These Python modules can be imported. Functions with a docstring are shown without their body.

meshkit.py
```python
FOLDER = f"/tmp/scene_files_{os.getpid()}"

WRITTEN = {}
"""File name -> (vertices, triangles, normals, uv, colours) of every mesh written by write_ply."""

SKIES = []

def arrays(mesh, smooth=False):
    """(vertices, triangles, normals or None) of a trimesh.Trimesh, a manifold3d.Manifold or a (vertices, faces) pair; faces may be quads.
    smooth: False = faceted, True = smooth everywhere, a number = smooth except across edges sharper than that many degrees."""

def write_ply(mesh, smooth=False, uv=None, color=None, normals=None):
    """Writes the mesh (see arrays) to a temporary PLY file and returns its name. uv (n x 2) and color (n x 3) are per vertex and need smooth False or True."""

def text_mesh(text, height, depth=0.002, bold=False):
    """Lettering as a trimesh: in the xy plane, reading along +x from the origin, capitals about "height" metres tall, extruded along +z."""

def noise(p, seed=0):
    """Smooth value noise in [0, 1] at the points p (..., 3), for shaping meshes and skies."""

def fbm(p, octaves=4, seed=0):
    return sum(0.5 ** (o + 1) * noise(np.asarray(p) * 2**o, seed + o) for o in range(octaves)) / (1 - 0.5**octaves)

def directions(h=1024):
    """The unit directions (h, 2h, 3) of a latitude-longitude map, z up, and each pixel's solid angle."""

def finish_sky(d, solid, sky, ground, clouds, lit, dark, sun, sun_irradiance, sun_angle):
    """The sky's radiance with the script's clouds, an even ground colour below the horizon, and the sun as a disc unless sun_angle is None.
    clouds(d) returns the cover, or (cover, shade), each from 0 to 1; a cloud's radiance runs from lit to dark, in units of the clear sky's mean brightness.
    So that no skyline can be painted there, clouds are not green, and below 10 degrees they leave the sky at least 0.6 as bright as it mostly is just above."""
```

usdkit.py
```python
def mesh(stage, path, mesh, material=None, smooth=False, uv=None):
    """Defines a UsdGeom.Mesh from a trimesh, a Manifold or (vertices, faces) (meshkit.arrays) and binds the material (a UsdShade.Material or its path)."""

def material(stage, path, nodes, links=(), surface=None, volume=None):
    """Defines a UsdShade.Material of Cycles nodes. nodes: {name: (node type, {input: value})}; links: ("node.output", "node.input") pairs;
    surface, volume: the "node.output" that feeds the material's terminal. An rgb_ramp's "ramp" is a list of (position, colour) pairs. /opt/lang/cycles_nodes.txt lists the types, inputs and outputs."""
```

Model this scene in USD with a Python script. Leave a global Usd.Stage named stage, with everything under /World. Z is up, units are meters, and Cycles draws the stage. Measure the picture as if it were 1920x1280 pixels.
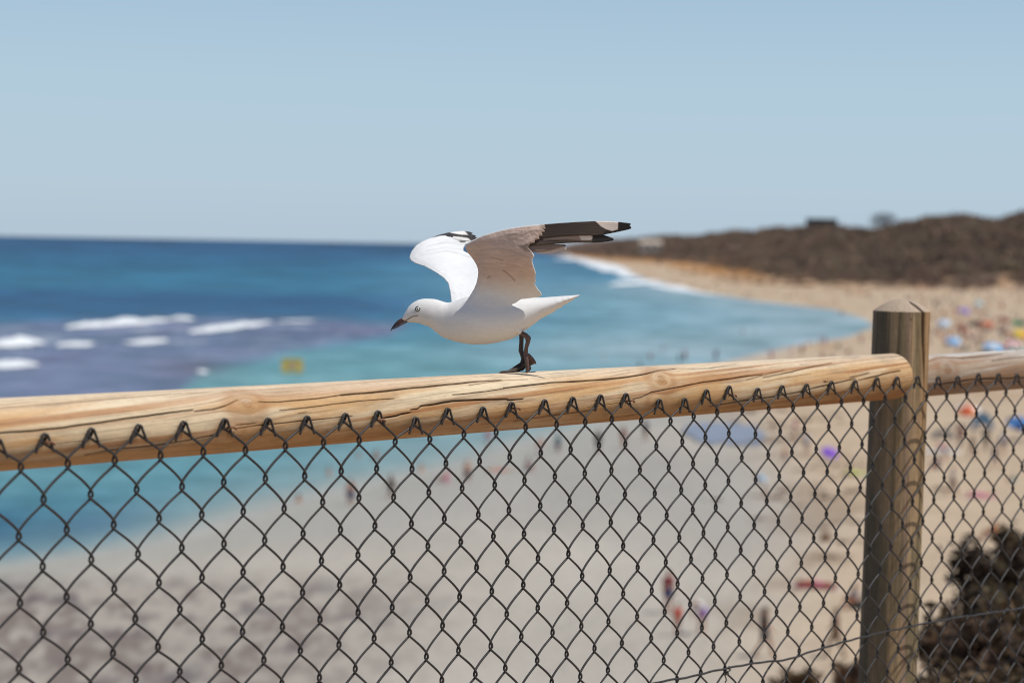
import math, random
import numpy as np, trimesh, manifold3d, shapely
from shapely.geometry import Polygon, Point
from scipy.spatial import Delaunay, cKDTree
from scipy.interpolate import RBFInterpolator, PchipInterpolator
import usdkit, meshkit
from pxr import Usd, UsdGeom, UsdLux, UsdShade, Gf, Sdf, Vt

stage = Usd.Stage.CreateInMemory()
UsdGeom.SetStageUpAxis(stage, 'Z'); UsdGeom.SetStageMetersPerUnit(stage, 1.0)
UsdGeom.Xform.Define(stage, '/World'); UsdGeom.Scope.Define(stage, '/World/Looks')
R_ = np.random.default_rng(7); random.seed(7)

# ------------------------------------------------------------------ camera, sky, sun, exposure
CAM = np.array([0.0, 0.0, 15.0])
FPX = 3800.0                                  # focal length in pixels of the 1920 wide photograph
PITCH, ROLL = math.atan(181 / FPX), 0.0184
F = np.array([0, math.cos(PITCH), -math.sin(PITCH)]); R0 = np.array([1.0, 0, 0]); U0 = np.array([0, math.sin(PITCH), math.cos(PITCH)])
RT = R0 * math.cos(ROLL) + U0 * math.sin(ROLL); UP = U0 * math.cos(ROLL) - R0 * math.sin(ROLL)
cam = UsdGeom.Camera.Define(stage, '/World/camera')
cam.AddTransformOp().Set(Gf.Matrix4d(*RT, 0, *UP, 0, *(-F), 0, *CAM, 1))
cam.CreateHorizontalApertureAttr(36.0); cam.CreateVerticalApertureAttr(24.0)
cam.CreateFocalLengthAttr(36.0 * FPX / 1920); cam.CreateFStopAttr(3.8); cam.CreateFocusDistanceAttr(3.86)
cam.CreateClippingRangeAttr((0.1, 100000.0))
EXPOSURE = 0.0
cam.CreateExposureAttr(EXPOSURE)
SUN = np.array([0.54, -0.165, 1.0]); SUN /= np.linalg.norm(SUN)
dome = UsdLux.DomeLight.Define(stage, '/World/sky'); dome.CreateIntensityAttr(1.0)
dome.GetPrim().SetCustomDataByKey('kind', 'structure')
def _lin(c): return tuple((np.asarray(c, float) / 255) ** 2.2 * 10)
SKY = usdkit.material(stage, '/World/Looks/sky', {          # clear single scattering sky behind an even sea haze that thins out upwards
    's': ('sky_texture', {'sky_type': 'single_scattering', 'sun_disc': False, 'sun_elevation': math.asin(SUN[2]), 'sun_rotation': math.atan2(SUN[0], SUN[1]),
                          'altitude': 10.0, 'air_density': 0.8, 'aerosol_density': 0.2, 'ozone_density': 1.0}),
    'tc': ('texture_coordinate', {}), 'xyz': ('separate_xyz', {}),
    'hz': ('rgb_ramp', {'ramp': [(0.0, _lin((176, 195, 211))), (0.03, _lin((180, 201, 216))), (0.08, _lin((176, 202, 219))), (0.18, _lin((158, 188, 214))), (0.4, _lin((140, 174, 208)))]}),
    'fc': ('map_range', {'from_min': 0.05, 'from_max': 0.42, 'to_min': 0.97, 'to_max': 0.0, 'clamp': True}),
    'mx': ('mix', {'mix_type': 'mix'}), 'b': ('background_shader', {'strength': 0.10})},
    [('tc.generated', 'xyz.vector'), ('xyz.z', 'hz.fac'), ('xyz.z', 'fc.value'), ('fc.result', 'mx.fac'), ('s.color', 'mx.color1'), ('hz.color', 'mx.color2'), ('mx.color', 'b.color')], surface='b.background')
UsdShade.MaterialBindingAPI.Apply(dome.GetPrim()).Bind(SKY)
sun = UsdLux.DistantLight.Define(stage, '/World/sun')
sun.CreateIntensityAttr(1.0); sun.CreateAngleAttr(0.5); sun.CreateNormalizeAttr(True); sun.CreateColorAttr(Gf.Vec3f(1.0, 0.95, 0.88))
zx = SUN; xx = np.cross([0, 0, 1.0], zx); xx /= np.linalg.norm(xx); yx = np.cross(zx, xx)
sun.AddTransformOp().Set(Gf.Matrix4d(*xx, 0, *yx, 0, *zx, 0, 0, 0, 40, 1))

# ------------------------------------------------------------------ helpers
def ray(px, py):
    px, py = np.asarray(px, float), np.asarray(py, float)
    return F + ((px - 960) / FPX)[..., None] * RT + ((640 - py) / FPX)[..., None] * UP
def pix(p):
    q = np.asarray(p, float) - CAM
    c = np.maximum(q @ F, 1e-6)
    return 960 + FPX * (q @ RT) / c, 640 - FPX * (q @ UP) / c
def on_plane(px, py, p0, n):
    d = ray(px, py); t = ((np.asarray(p0) - CAM) @ n) / (d @ n)
    return CAM + t[..., None] * d
def on_level(px, py, z=0.0):
    return on_plane(px, py, [0, 0, z], np.array([0, 0, 1.0]))
def lin(c):
    c = np.asarray(c, float) / 255
    return np.where(c <= 0.04045, c / 12.92, ((c + 0.055) / 1.055) ** 2.4)
def sstep(x, a, b):
    t = np.clip((x - a) / (b - a), 0, 1); return t * t * (3 - 2 * t)
def polydist(px, py, poly):
    """signed distance to a polygon, positive inside"""
    P = np.asarray(poly, float); A, B = P, np.roll(P, -1, 0)
    x, y = np.ravel(px), np.ravel(py); best = np.full(x.shape, 1e18); ins = np.zeros(x.shape, bool)
    for (ax, ay), (bx, by) in zip(A, B):
        dx, dy = bx - ax, by - ay
        t = np.clip(((x - ax) * dx + (y - ay) * dy) / max(dx * dx + dy * dy, 1e-12), 0, 1)
        best = np.minimum(best, (x - ax - t * dx) ** 2 + (y - ay - t * dy) ** 2)
        c = (ay > y) != (by > y)
        ins ^= c & (x < (bx - ax) * (y - ay) / (by - ay if by != ay else 1e-12) + ax)
    return (np.where(ins, 1, -1) * np.sqrt(best)).reshape(np.shape(px))
def linedist(x, y, line):
    P = np.asarray(line, float); best = np.full(np.shape(x), 1e18)
    for (ax, ay), (bx, by) in zip(P[:-1], P[1:]):
        dx, dy = bx - ax, by - ay
        t = np.clip(((x - ax) * dx + (y - ay) * dy) / max(dx * dx + dy * dy, 1e-12), 0, 1)
        best = np.minimum(best, (x - ax - t * dx) ** 2 + (y - ay - t * dy) ** 2)
    return np.sqrt(best)
def fbm2(x, y, oct=4, seed=0):
    x, y = np.broadcast_arrays(x, y)
    return meshkit.fbm(np.stack([x, y, np.zeros_like(x) + 0.37], -1), oct, seed)

_names = {}
def numbered(name, parent='/World'):
    k = (parent, name); n = _names.get(k, -1) + 1; _names[k] = n
    return f'{parent}/{name}' if n == 0 else f'{parent}/{name}_{n:03d}'
def tag(p, label=None, category=None, group=None, kind=None):
    for k, v in (('label', label), ('category', category), ('group', group), ('kind', kind)):
        if v: p.SetCustomDataByKey(k, v)
    return p
def path_of(x):
    return '/World' if x is None else (x if isinstance(x, str) else str(x.GetPath()))
def thing(name, label, category, loc=(0, 0, 0), rotz=0.0, group=None, scale=None):
    x = UsdGeom.Xform.Define(stage, numbered(name)); x.AddTranslateOp().Set(Gf.Vec3d(*map(float, loc)))
    if rotz: x.AddRotateZOp().Set(float(rotz))
    if scale: x.AddScaleOp().Set(Gf.Vec3f(*([float(scale)] * 3)))
    return tag(x.GetPrim(), label, category, group)
def put(name, mesh, material, parent=None, col=None, smooth=False, label=None):
    m = usdkit.mesh(stage, numbered(name, path_of(parent)), mesh, material, smooth=(True if col is not None and smooth else smooth))
    if col is not None:
        UsdGeom.PrimvarsAPI(m).CreatePrimvar('tint', Sdf.ValueTypeNames.Color3fArray, 'vertex').Set(Vt.Vec3fArray.FromNumpy(np.ascontiguousarray(col, np.float32)))
    if label: m.GetPrim().SetCustomDataByKey('label', label)
    return m.GetPrim()
def copy_of(src, name, label, category, loc, rotz=0.0, group=None, scale=None):
    t = thing(name, label, category, loc, rotz, group, scale)
    t.GetReferences().AddInternalReference(src); t.SetInstanceable(True)
    return t
def gridfaces(nr, nc, wrap=False):
    r, c = np.meshgrid(np.arange(nr - 1), np.arange(nc if wrap else nc - 1), indexing='ij')
    a = (r * nc + c).ravel(); b = (r * nc + (c + 1) % nc).ravel(); d = ((r + 1) * nc + c).ravel(); e = ((r + 1) * nc + (c + 1) % nc).ravel()
    return np.vstack([np.stack([a, b, e], 1), np.stack([a, e, d], 1)])
def tube(points, radius, sides=6, cap=True):
    P = np.asarray(points, float); n = len(P); rad = np.broadcast_to(radius, n).astype(float)
    T = np.gradient(P, axis=0); T /= np.linalg.norm(T, axis=1, keepdims=True) + 1e-12
    u = np.cross(T[0], [0.31, 0.52, 0.79]); u /= np.linalg.norm(u); N = np.zeros_like(P)
    for i in range(n):
        u = u - T[i] * (u @ T[i]); u /= np.linalg.norm(u) + 1e-12; N[i] = u
    B = np.cross(T, N); a = np.linspace(0, 2 * np.pi, sides, endpoint=False)
    V = (P[:, None] + rad[:, None, None] * (np.cos(a)[None, :, None] * N[:, None] + np.sin(a)[None, :, None] * B[:, None])).reshape(-1, 3)
    f = gridfaces(n, sides, True)[:, ::-1]
    f = f[:, ::-1]
    if cap:
        V = np.vstack([V, P[:1], P[-1:]]); i = np.arange(sides); j = (i + 1) % sides
        f = np.vstack([f, np.stack([np.full(sides, n * sides), j, i], 1), np.stack([np.full(sides, n * sides + 1), (n - 1) * sides + i, (n - 1) * sides + j], 1)])
    return V, f
def join(parts):
    vs, fs, n = [], [], 0
    for v, f in parts:
        vs.append(v); fs.append(np.asarray(f) + n); n += len(v)
    return np.vstack(vs), np.vstack(fs)
def bones(spec, seg=10, extra=()):
    """spec: list of ((p, r), (p, r)) -> one Manifold of hulled spheres"""
    out = None
    for (p, r), (q, s) in spec:
        a = manifold3d.Manifold.sphere(r, seg).translate(list(map(float, p))); b = manifold3d.Manifold.sphere(s, seg).translate(list(map(float, q)))
        h = manifold3d.Manifold.batch_hull([a, b]); out = h if out is None else out + h
    for e in extra: out = out + e
    return out
def tri(m):
    q = m.to_mesh(); return trimesh.Trimesh(q.vert_properties[:, :3], q.tri_verts, process=False)

def tint_mat(name, rough=0.6, spec=0.3, noise=None, bump=None, extra=None, sheen=0.0):
    """material whose colour is the mesh's own colouring, broken up by fine noise"""
    n = {'a': ('attribute', {'attribute': 'tint'}), 'p': ('principled_bsdf', {'roughness': rough, 'specular_ior_level': spec, 'sheen_weight': sheen}), 'tc': ('geometry', {})}
    l = []; src = 'a.color'
    if noise:
        sc, lo, hi, stretch = noise
        n['mp'] = ('mapping', {'scale': stretch}); n['nz'] = ('noise_texture', {'scale': sc, 'detail': 5.0, 'roughness': 0.62})
        n['rr'] = ('map_range', {'from_min': 0.3, 'from_max': 0.7, 'to_min': lo, 'to_max': hi}); n['mx'] = ('vector_math', {'math_type': 'scale'})
        l += [('tc.position', 'mp.vector'), ('mp.vector', 'nz.vector'), ('nz.fac', 'rr.value'), ('a.color', 'mx.vector1'), ('rr.result', 'mx.scale')]
        src = 'mx.vector'
    l.append((src, 'p.base_color'))
    if bump:
        sc, st, dist = bump[:3]
        n['mb'] = ('mapping', {'scale': bump[3] if len(bump) > 3 else (1, 1, 1)}); n['nb'] = ('noise_texture', {'scale': sc, 'detail': 4.0}); n['bp'] = ('bump', {'strength': st, 'distance': dist})
        l += [('tc.position', 'mb.vector'), ('mb.vector', 'nb.vector'), ('nb.fac', 'bp.height'), ('bp.normal', 'p.normal')]
    return usdkit.material(stage, '/World/Looks/' + name, n, l, surface='p.BSDF')
def plain(name, c, rough=0.6, spec=0.3, var=0.15, scale=8.0, metallic=0.0):
    c = np.asarray(c, float)
    return usdkit.material(stage, '/World/Looks/' + name, {
        'tc': ('geometry', {}), 'nz': ('noise_texture', {'scale': scale, 'detail': 4.0}),
        'rp': ('rgb_ramp', {'ramp': [(0.3, tuple(c * (1 - var))), (0.7, tuple(np.minimum(c * (1 + var), 0.9)))]}),
        'p': ('principled_bsdf', {'roughness': rough, 'specular_ior_level': spec, 'metallic': metallic})},
        [('tc.position', 'nz.vector'), ('nz.fac', 'rp.fac'), ('rp.color', 'p.base_color')], surface='p.BSDF')

# ------------------------------------------------------------------ shoreline, terrain
SH_PX = [(-260, 1130), (0, 1070), (100, 1056), (300, 1026), (400, 1000), (520, 962), (650, 926), (760, 900), (900, 870), (1000, 832), (1140, 798), (1235, 745), (1330, 685), (1430, 660), (1500, 646), (1590, 632), (1640, 612), (1620, 597), (1560, 580), (1420, 564), (1300, 545), (1200, 520), (1150, 500), (1060, 478)]
_sh = on_level([p[0] for p in SH_PX], [p[1] for p in SH_PX])[:, :2]
_sh = _sh[np.argsort(_sh[:, 1])]
SH_Y = np.concatenate([[10, 60], _sh[:, 1], [6000]]); SH_X = np.concatenate([[-60, -38], _sh[:, 0], [60]])
def shore_x(Y): return np.interp(Y, SH_Y, SH_X)
BASE = np.array([(60, 6000), (75, 3600), (150, 1672), (128, 1100), (121, 853), (143, 733), (180, 707), (270, 690), (600, 650)], float)
BASEPOLY = np.vstack([BASE, [(3000, 650), (3000, 9000), (60, 9000)]])
def dune_u(X, Y): return polydist(X, Y, BASEPOLY)
def cliff(X, Y):
    base = 13.45 - 0.245 * np.clip(Y - 4.2, 0, None)
    right = sstep(X / np.maximum(Y, 1), 0.175, 0.245) * sstep(Y, 6, 12) * (1 - sstep(Y, 15, 26)) * 1.25
    return base + right * (0.6 + 0.8 * fbm2(X * 0.8, Y * 0.5, 3, 6)) + (0.25 + 0.25 * sstep(right, 0.05, 0.5)) * (fbm2(X * 1.4, Y * 0.9, 4, 5) - 0.5) * sstep(Y, 4, 9)
def ground(X, Y):
    X, Y = np.asarray(X, float), np.asarray(Y, float)
    t = X - shore_x(Y)
    z = np.where(t < 0, np.maximum(0.03 * t, -2.5), np.where(t < 28, 0.012 * t, 0.336 + 0.035 * np.clip(t - 28, 0, 90)))
    z = z + (0.10 + 0.9 * sstep(t, 25, 60)) * (fbm2(X * 0.09, Y * 0.05, 4, 3) - 0.5) * sstep(t, 8, 40)
    u = dune_u(X, Y)
    hill = (24.0 + 8 * sstep(X, 150, 330)) * sstep(u, -8, 185) + 16 * (fbm2(X / 75, Y / 120, 4, 11) - 0.5) * sstep(u, 0, 90) + 3.0 * (fbm2(X / 14, Y / 14, 3, 12) - 0.5) * sstep(u, -12, 12)
    ap = 960 + FPX * X / np.maximum(Y, 1)
    hill = hill + sstep(u, 50, 150) * (Y / 850.0) * sum(h_ * np.exp(-((ap - c_) / w_) ** 2) for c_, w_, h_ in ((1752, 46, 2.0), (1800, 26, 0.8), (1940, 50, 2.2), (1860, 30, -1.6), (1625, 50, -1.2), (1545, 30, 0.8), (1450, 26, 1.2), (1375, 18, 0.9), (1300, 24, -0.8)))
    return np.maximum(z + hill, np.where(Y < 75, cliff(X, Y), -50))
def at(px, py):
    """the point of the ground (or the sea) that a pixel shows"""
    d = ray(px, py); t = np.geomspace(7, 9000, 2600)
    P = CAM + t[:, None] * d
    h = np.maximum(ground(P[:, 0], P[:, 1]), 0.0)
    k = np.argmax(P[:, 2] < h)
    if P[k, 2] >= h[k]: k = len(t) - 1
    return np.array([P[k, 0], P[k, 1], h[k]])

# a fan of cells that grow with distance
tx = np.concatenate([np.linspace(-1.6, -0.30, 30)[:-1], np.linspace(-0.30, 0.30, 560), np.linspace(0.30, 1.6, 30)[1:]])
def fan(y0, y1, n):
    Y = np.geomspace(y0, y1, n); XX = Y[:, None] * tx[None]; YY = np.repeat(Y[:, None], len(tx), 1)
    return XX, YY
X, Y = fan(2.5, 6500, 620)
Z = ground(X, Y); t = X - shore_x(Y); u = dune_u(X, Y)
PX, PY = pix(np.stack([X, Y, Z], -1))
K = 0.62
def C(c): return lin(c) * K
n1 = fbm2(X / 9, Y / 22, 4, 21)[..., None]; n2 = fbm2(X / 2.2, Y / 2.2, 4, 22)[..., None]; n3 = fbm2(X / 30, Y / 60, 3, 23)[..., None]
n6 = fbm2(X / 7, Y / 26, 5, 29)[..., None]; sand = C((224, 200, 170)) * (0.80 + 0.40 * n2) * (0.90 + 0.20 * n1); sb = 0.5 * sstep(n6, 0.50, 0.66) * sstep(Y, 130, 240)[..., None]; sand = sand * (1 - sb) + C((190, 150, 116)) * sb
n5 = fbm2(X / 3.5, Y / 9, 5, 28)[..., None]; wet = C((210, 202, 188)) * (0.78 + 0.44 * n5) * (0.92 + 0.16 * n1); wet = wet * (1 - 0.5 * sstep(n3, 0.46, 0.64)) + C((176, 176, 172)) * 0.5 * sstep(n3, 0.46, 0.64)
XB = np.interp(Y, [55, 70, 107, 150, 200, 260, 300], [5, 8, 15.5, 19.5, 22, 27, 40]) + 5 * (n1[..., 0] - 0.5)
wl = sstep(X - XB, -3.5, 4.5)
far = sstep(Y, 200, 300)
wl = np.maximum(wl, far * sstep(t, 1, 10))[..., None]
col = wet * (1 - wl) + sand * wl
film = (1 - sstep(t, 0, 9 + 10 * (n5[..., 0] - 0.5))) * (Y < 260); col = col * (1 - 0.55 * film[..., None]) + C((182, 184, 176)) * 0.55 * film[..., None]
# dark weed and rock on the flat in the lower left
rkn = fbm2(X / 0.7, Y / 1.5, 5, 27) * 0.7 + 0.3 * fbm2(X / 4, Y / 9, 3, 26)
rw = (1 - sstep(PX + 0.6 * (PY - 1200), 420, 1000)) * sstep(PY, 1060, 1120) * (Y < 130)
rk = rw * (0.32 + 0.68 * sstep(rkn, 0.46, 0.58))
col = col * (1 - 0.80 * rk[..., None]) + C((128, 112, 106)) * 0.80 * rk[..., None]
rk = rw * sstep(fbm2(X / 1.3, Y / 2.6, 4, 38), 0.56, 0.66); col = col * (1 - 0.6 * rk[..., None]) + C((102, 94, 102)) * 0.6 * rk[..., None]
# brown weed line at the top of the wet sand
wk = np.exp(-((X - XB - 2.0 - 8 * (n3[..., 0] - 0.5)) / 4.0) ** 2) * sstep(fbm2(X / 3.0, Y / 5, 4, 31), 0.50, 0.62) * (Y < 200)
col = col * (1 - 0.4 * wk[..., None]) + C((132, 100, 72)) * 0.4 * wk[..., None]
# dune grass edge, then dark scrub soil
dg = (sstep(u, -38, -14) * (0.35 + 0.65 * sstep(Y, 850, 1150)) * (0.55 + 0.45 * sstep(n6[..., 0], 0.4, 0.6)))[..., None]; col = col * (1 - dg) + C((216, 156, 92)) * dg
sc = sstep(u + 14 * (n2[..., 0] - 0.5) - 34 * sstep(n6[..., 0], 0.48, 0.62), -4, 6)[..., None]; col = col * (1 - sc) + lin((128, 106, 92)) * 0.65 * (0.7 + 0.6 * n2) * sc
cl = ((cliff(X, Y) >= Z - 1e-6) & (Y < 75))[..., None]; clc = C((176, 136, 108)) * (0.55 + 0.9 * n2); nearc = (1 - sstep(Y, 4.2, 7.0))[..., None]; clc = clc * (1 - nearc) + lin((222, 192, 156)) * 0.62 * nearc  # unseen strip nearest the viewer lightened to bounce warm light up
col = np.where(cl, clc, col)
V = np.stack([X, Y, Z], -1).reshape(-1, 3); f = gridfaces(*X.shape)[:, ::-1]
M_ground = tint_mat('sand_ground', 0.95, 0.1, noise=(3.0, 0.86, 1.12, (1, 1, 1)), bump=(1.5, 0.6, 0.15))
f = f if np.cross(V[f[0, 1]] - V[f[0, 0]], V[f[0, 2]] - V[f[0, 0]])[2] > 0 else f[:, ::-1]
tag(put('ground', (V, f), M_ground, col=col.reshape(-1, 3), smooth=True), 'pale sandy beach rising to scrub covered dunes', kind='structure')

# ------------------------------------------------------------------ sea
X, Y = fan(30, 60000, 620)
zz = np.zeros_like(X); PX, PY = pix(np.stack([X, Y, zz], -1)); HZ = 441 + 0.0184 * PX
dy = np.clip(PY - HZ, 0, None); t = X - shore_x(Y)
stops = [(0, (34, 78, 116)), (9, (34, 86, 128)), (30, (36, 100, 140)), (60, (44, 118, 152)), (92, (52, 126, 158)), (114, (36, 92, 138)), (150, (70, 138, 168)), (205, (112, 172, 182)), (260, (126, 182, 186)), (350, (124, 178, 184)), (430, (110, 168, 176)), (520, (88, 150, 166)), (620, (98, 156, 168)), (760, (114, 168, 172))]
sx = np.array([s[0] for s in stops], float); sc_ = np.array([s[1] for s in stops], float)
wob = dy * (1 + 0.35 * (fbm2(X / (0.10 * Y + 3), np.log(Y) * 14, 4, 41) - 0.5))
srgb = np.stack([np.interp(wob, sx, sc_[:, i]) for i in range(3)], -1)
dc0 = 57000 / Y; lx0 = FPX * X / Y
def blend(c, m):
    global srgb
    srgb = srgb * (1 - m[..., None]) + np.array(c, float) * m[..., None]
blend((96, 156, 184), sstep(PX, 560, 900) * sstep(dy, 15, 40) * (1 - sstep(dy, 110, 170)) * 0.7)
blend((42, 98, 138), (1 - sstep(PX, 420, 820)) * np.exp(-((dy - 136) / 30) ** 2) * 0.85)
REEF = [(-300, 600), (0, 606), (140, 600), (330, 592), (520, 596), (640, 598), (770, 606), (730, 628), (640, 642), (560, 655), (470, 680), (390, 692), (345, 722), (300, 790), (-300, 860)]
wobx = 16 * (fbm2(X / 12, Y / 30, 4, 43) - 0.5); rd = polydist(PX + wobx * 2, PY + wobx * 0.6, REEF)
nb = fbm2(X / 14, Y / 50, 4, 44)
blend((128, 138, 170), sstep(rd + 10 * (nb - 0.5), -12, 13) * 0.92)
blend((104, 108, 140), sstep(rd, -4, 9) * sstep(nb, 0.48, 0.66) * 0.8)
lace = sstep(fbm2(lx0 / 60 + 0.02 * dc0, dc0 / 3.2, 4, 49), 0.52, 0.66) * sstep(rd, 0, 14) * (1 - sstep(PY, 640, 690)); blend((196, 202, 214), lace * 0.8)
blend((112, 100, 112), np.exp(-(((PX - 365) / 70) ** 2 + ((PY - 690) / 16) ** 2)) * 0.55)
dkn = 40 * (fbm2(X / 4, Y / 9, 4, 48) - 0.5)
blend((30, 88, 132), np.exp(-(((PX - 180 + dkn) / 120) ** 2 + ((PY - 990 + (PX - 180) * 0.12 + 0.4 * dkn) / 30) ** 2)) * 0.95)
blend((40, 100, 138), np.exp(-(((PX + 10) / 110) ** 2 + ((PY - 1005 + 0.4 * dkn) / 48) ** 2)) * 0.85)
blend((140, 178, 184), sstep(t, -30, -3) * sstep(PX, 250, 700) * (Y < 260) * 0.6)
blend((138, 186, 196), sstep(PX, 720, 1150) * sstep(dy, 50, 105) * (PY < 780) * 0.82)
blend((172, 196, 202), sstep(t, -64, -4) * sstep(Y, 230, 300) * (1 - sstep(Y, 700, 1000)) * 0.85)
blend((120, 165, 188), np.exp(-((t + 60) / 45) ** 2) * sstep(Y, 500, 800) * 0.35)
dc = 57000 / Y; lx = FPX * X / Y
st1 = fbm2(lx / 110, dc / 7.0, 4, 46) - 0.5; st2 = fbm2(lx / 38, dc / 4.0, 3, 47) - 0.5
srgb *= (1 + 0.55 * st1 + 0.25 * st2)[..., None]
srgb[..., 0] *= 1 + 0.25 * st1; srgb = np.clip(srgb, 4, 250)
swash = sstep(t, -22 + 14 * nb, -2) * (Y < 260); blend((168, 188, 184), swash * 0.72); blend((202, 196, 182), sstep(t, -9 + 7 * nb, 0.5) * (Y < 260))
SEA_K = 0.62
V = np.stack([X, Y, zz], -1).reshape(-1, 3); f = gridfaces(*X.shape)
f = f if np.cross(V[f[0, 1]] - V[f[0, 0]], V[f[0, 2]] - V[f[0, 0]])[2] > 0 else f[:, ::-1]
M_sea = tint_mat('sea_water', 0.45, 0.14, noise=(0.35, 0.92, 1.08, (1, 0.35, 1)), bump=(0.9, 0.5, 0.35, (1, 0.5, 1)))
tag(put('sea', (V, f), M_sea, col=lin(srgb).reshape(-1, 3) * SEA_K, smooth=True), 'blue sea paling to turquoise shallows in the bay', kind='structure')

M_foam = plain('foam', (0.70, 0.73, 0.74), 0.9, 0.1, 0.06, 1.2)
def foam_mound(cx, cy, w, h, slope, name, label):
    """a breaking wave: a lumpy ridge of white water lying across the picture, w x h pixels"""
    a, b = on_level(cx - w / 2, cy + slope), on_level(cx + w / 2, cy - slope)
    L = np.linalg.norm(b - a); ax = (b - a) / L; nrm = np.array([-ax[1], ax[0], 0]); d = np.linalg.norm((a + b)[:2] / 2)
    H = 0.5 * h * d / FPX; D = 1.5 + 2.0 * H
    ns, nt = max(24, int(L / 0.35)), 21
    s, q = np.meshgrid(np.linspace(0, 1, ns), np.linspace(-1, 1, nt), indexing='ij')
    seed = int(cx * 7 + cy) % 97
    env = np.sqrt(np.clip(np.sin(np.pi * s ** 0.7), 0, 1)) * (0.25 + 1.3 * fbm2(s * L / 3.5, q * 0 + seed, 4, seed))
    base = (a + (b - a) * s[..., None]) + nrm * (q * D * (0.15 + 0.85 * env * (0.5 + fbm2(s * L / 2.2, q * 0 + 5, 4, seed + 4))))[..., None] + nrm * (1.6 * (fbm2(s * L / 7, q * 0, 3, seed + 1) - 0.5))[..., None]
    z = H * env * np.clip(1 - np.abs(q) ** 1.7, 0, 1) * (0.6 + 0.8 * fbm2(s * L / 1.1, q * D / 1.1, 3, seed + 2)) + 0.05 * (1 - q * q) - 0.06 * (np.abs(q) > 0.99)
    base[..., 2] = z
    v = base.reshape(-1, 3); ff = gridfaces(ns, nt); kp = ((1 - np.abs(q) ** 1.6) * env * (0.45 + 1.2 * fbm2(s * L / 1.6, q * D / 3.0 + seed, 4, seed + 7)) * (q < 0.99)).ravel(); ff = ff[(kp[ff] > 0.20).any(1)]; us, iv = np.unique(ff, return_inverse=True); v, ff = v[us], iv.reshape(-1, 3)
    ff = ff if np.cross(v[ff[0, 1]] - v[ff[0, 0]], v[ff[0, 2]] - v[ff[0, 0]])[2] > 0 else ff[:, ::-1]
    return tag(put(name, (v, ff), M_foam, smooth=True), label, kind='structure')
for a in [(232, 608, 205, 20, 8, 'long white breaking wave crest at the outer edge of the reef'), (346, 599, 26, 13, 1, 'short white crest just right of the long breaking wave'), (28, 646, 92, 24, 6, 'thick white breaker at the left edge of the picture over the reef'),
          (16, 686, 70, 20, 5, 'lowest white breaker at the left edge close above the rail'), (145, 647, 60, 12, 3, 'small broken crest left of centre on the reef'), (281, 641, 64, 12, 4, 'faint short crest in the middle of the reef'), (436, 614, 150, 14, 10, 'thin slanting line of foam on the right side of the reef'),
          (560, 602, 70, 6, 1, 'very faint foam streak at the right end of the reef'), (380, 698, 24, 10, 0, 'small white splash at the tip of the reef'), (1190, 533, 92, 11, 2, 'white wave breaking off the far beach'), (1085, 489, 90, 6, -3, 'white water along the farthest beach')]:
    foam_mound(*a[:5], 'breaking_wave', a[5])
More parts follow.
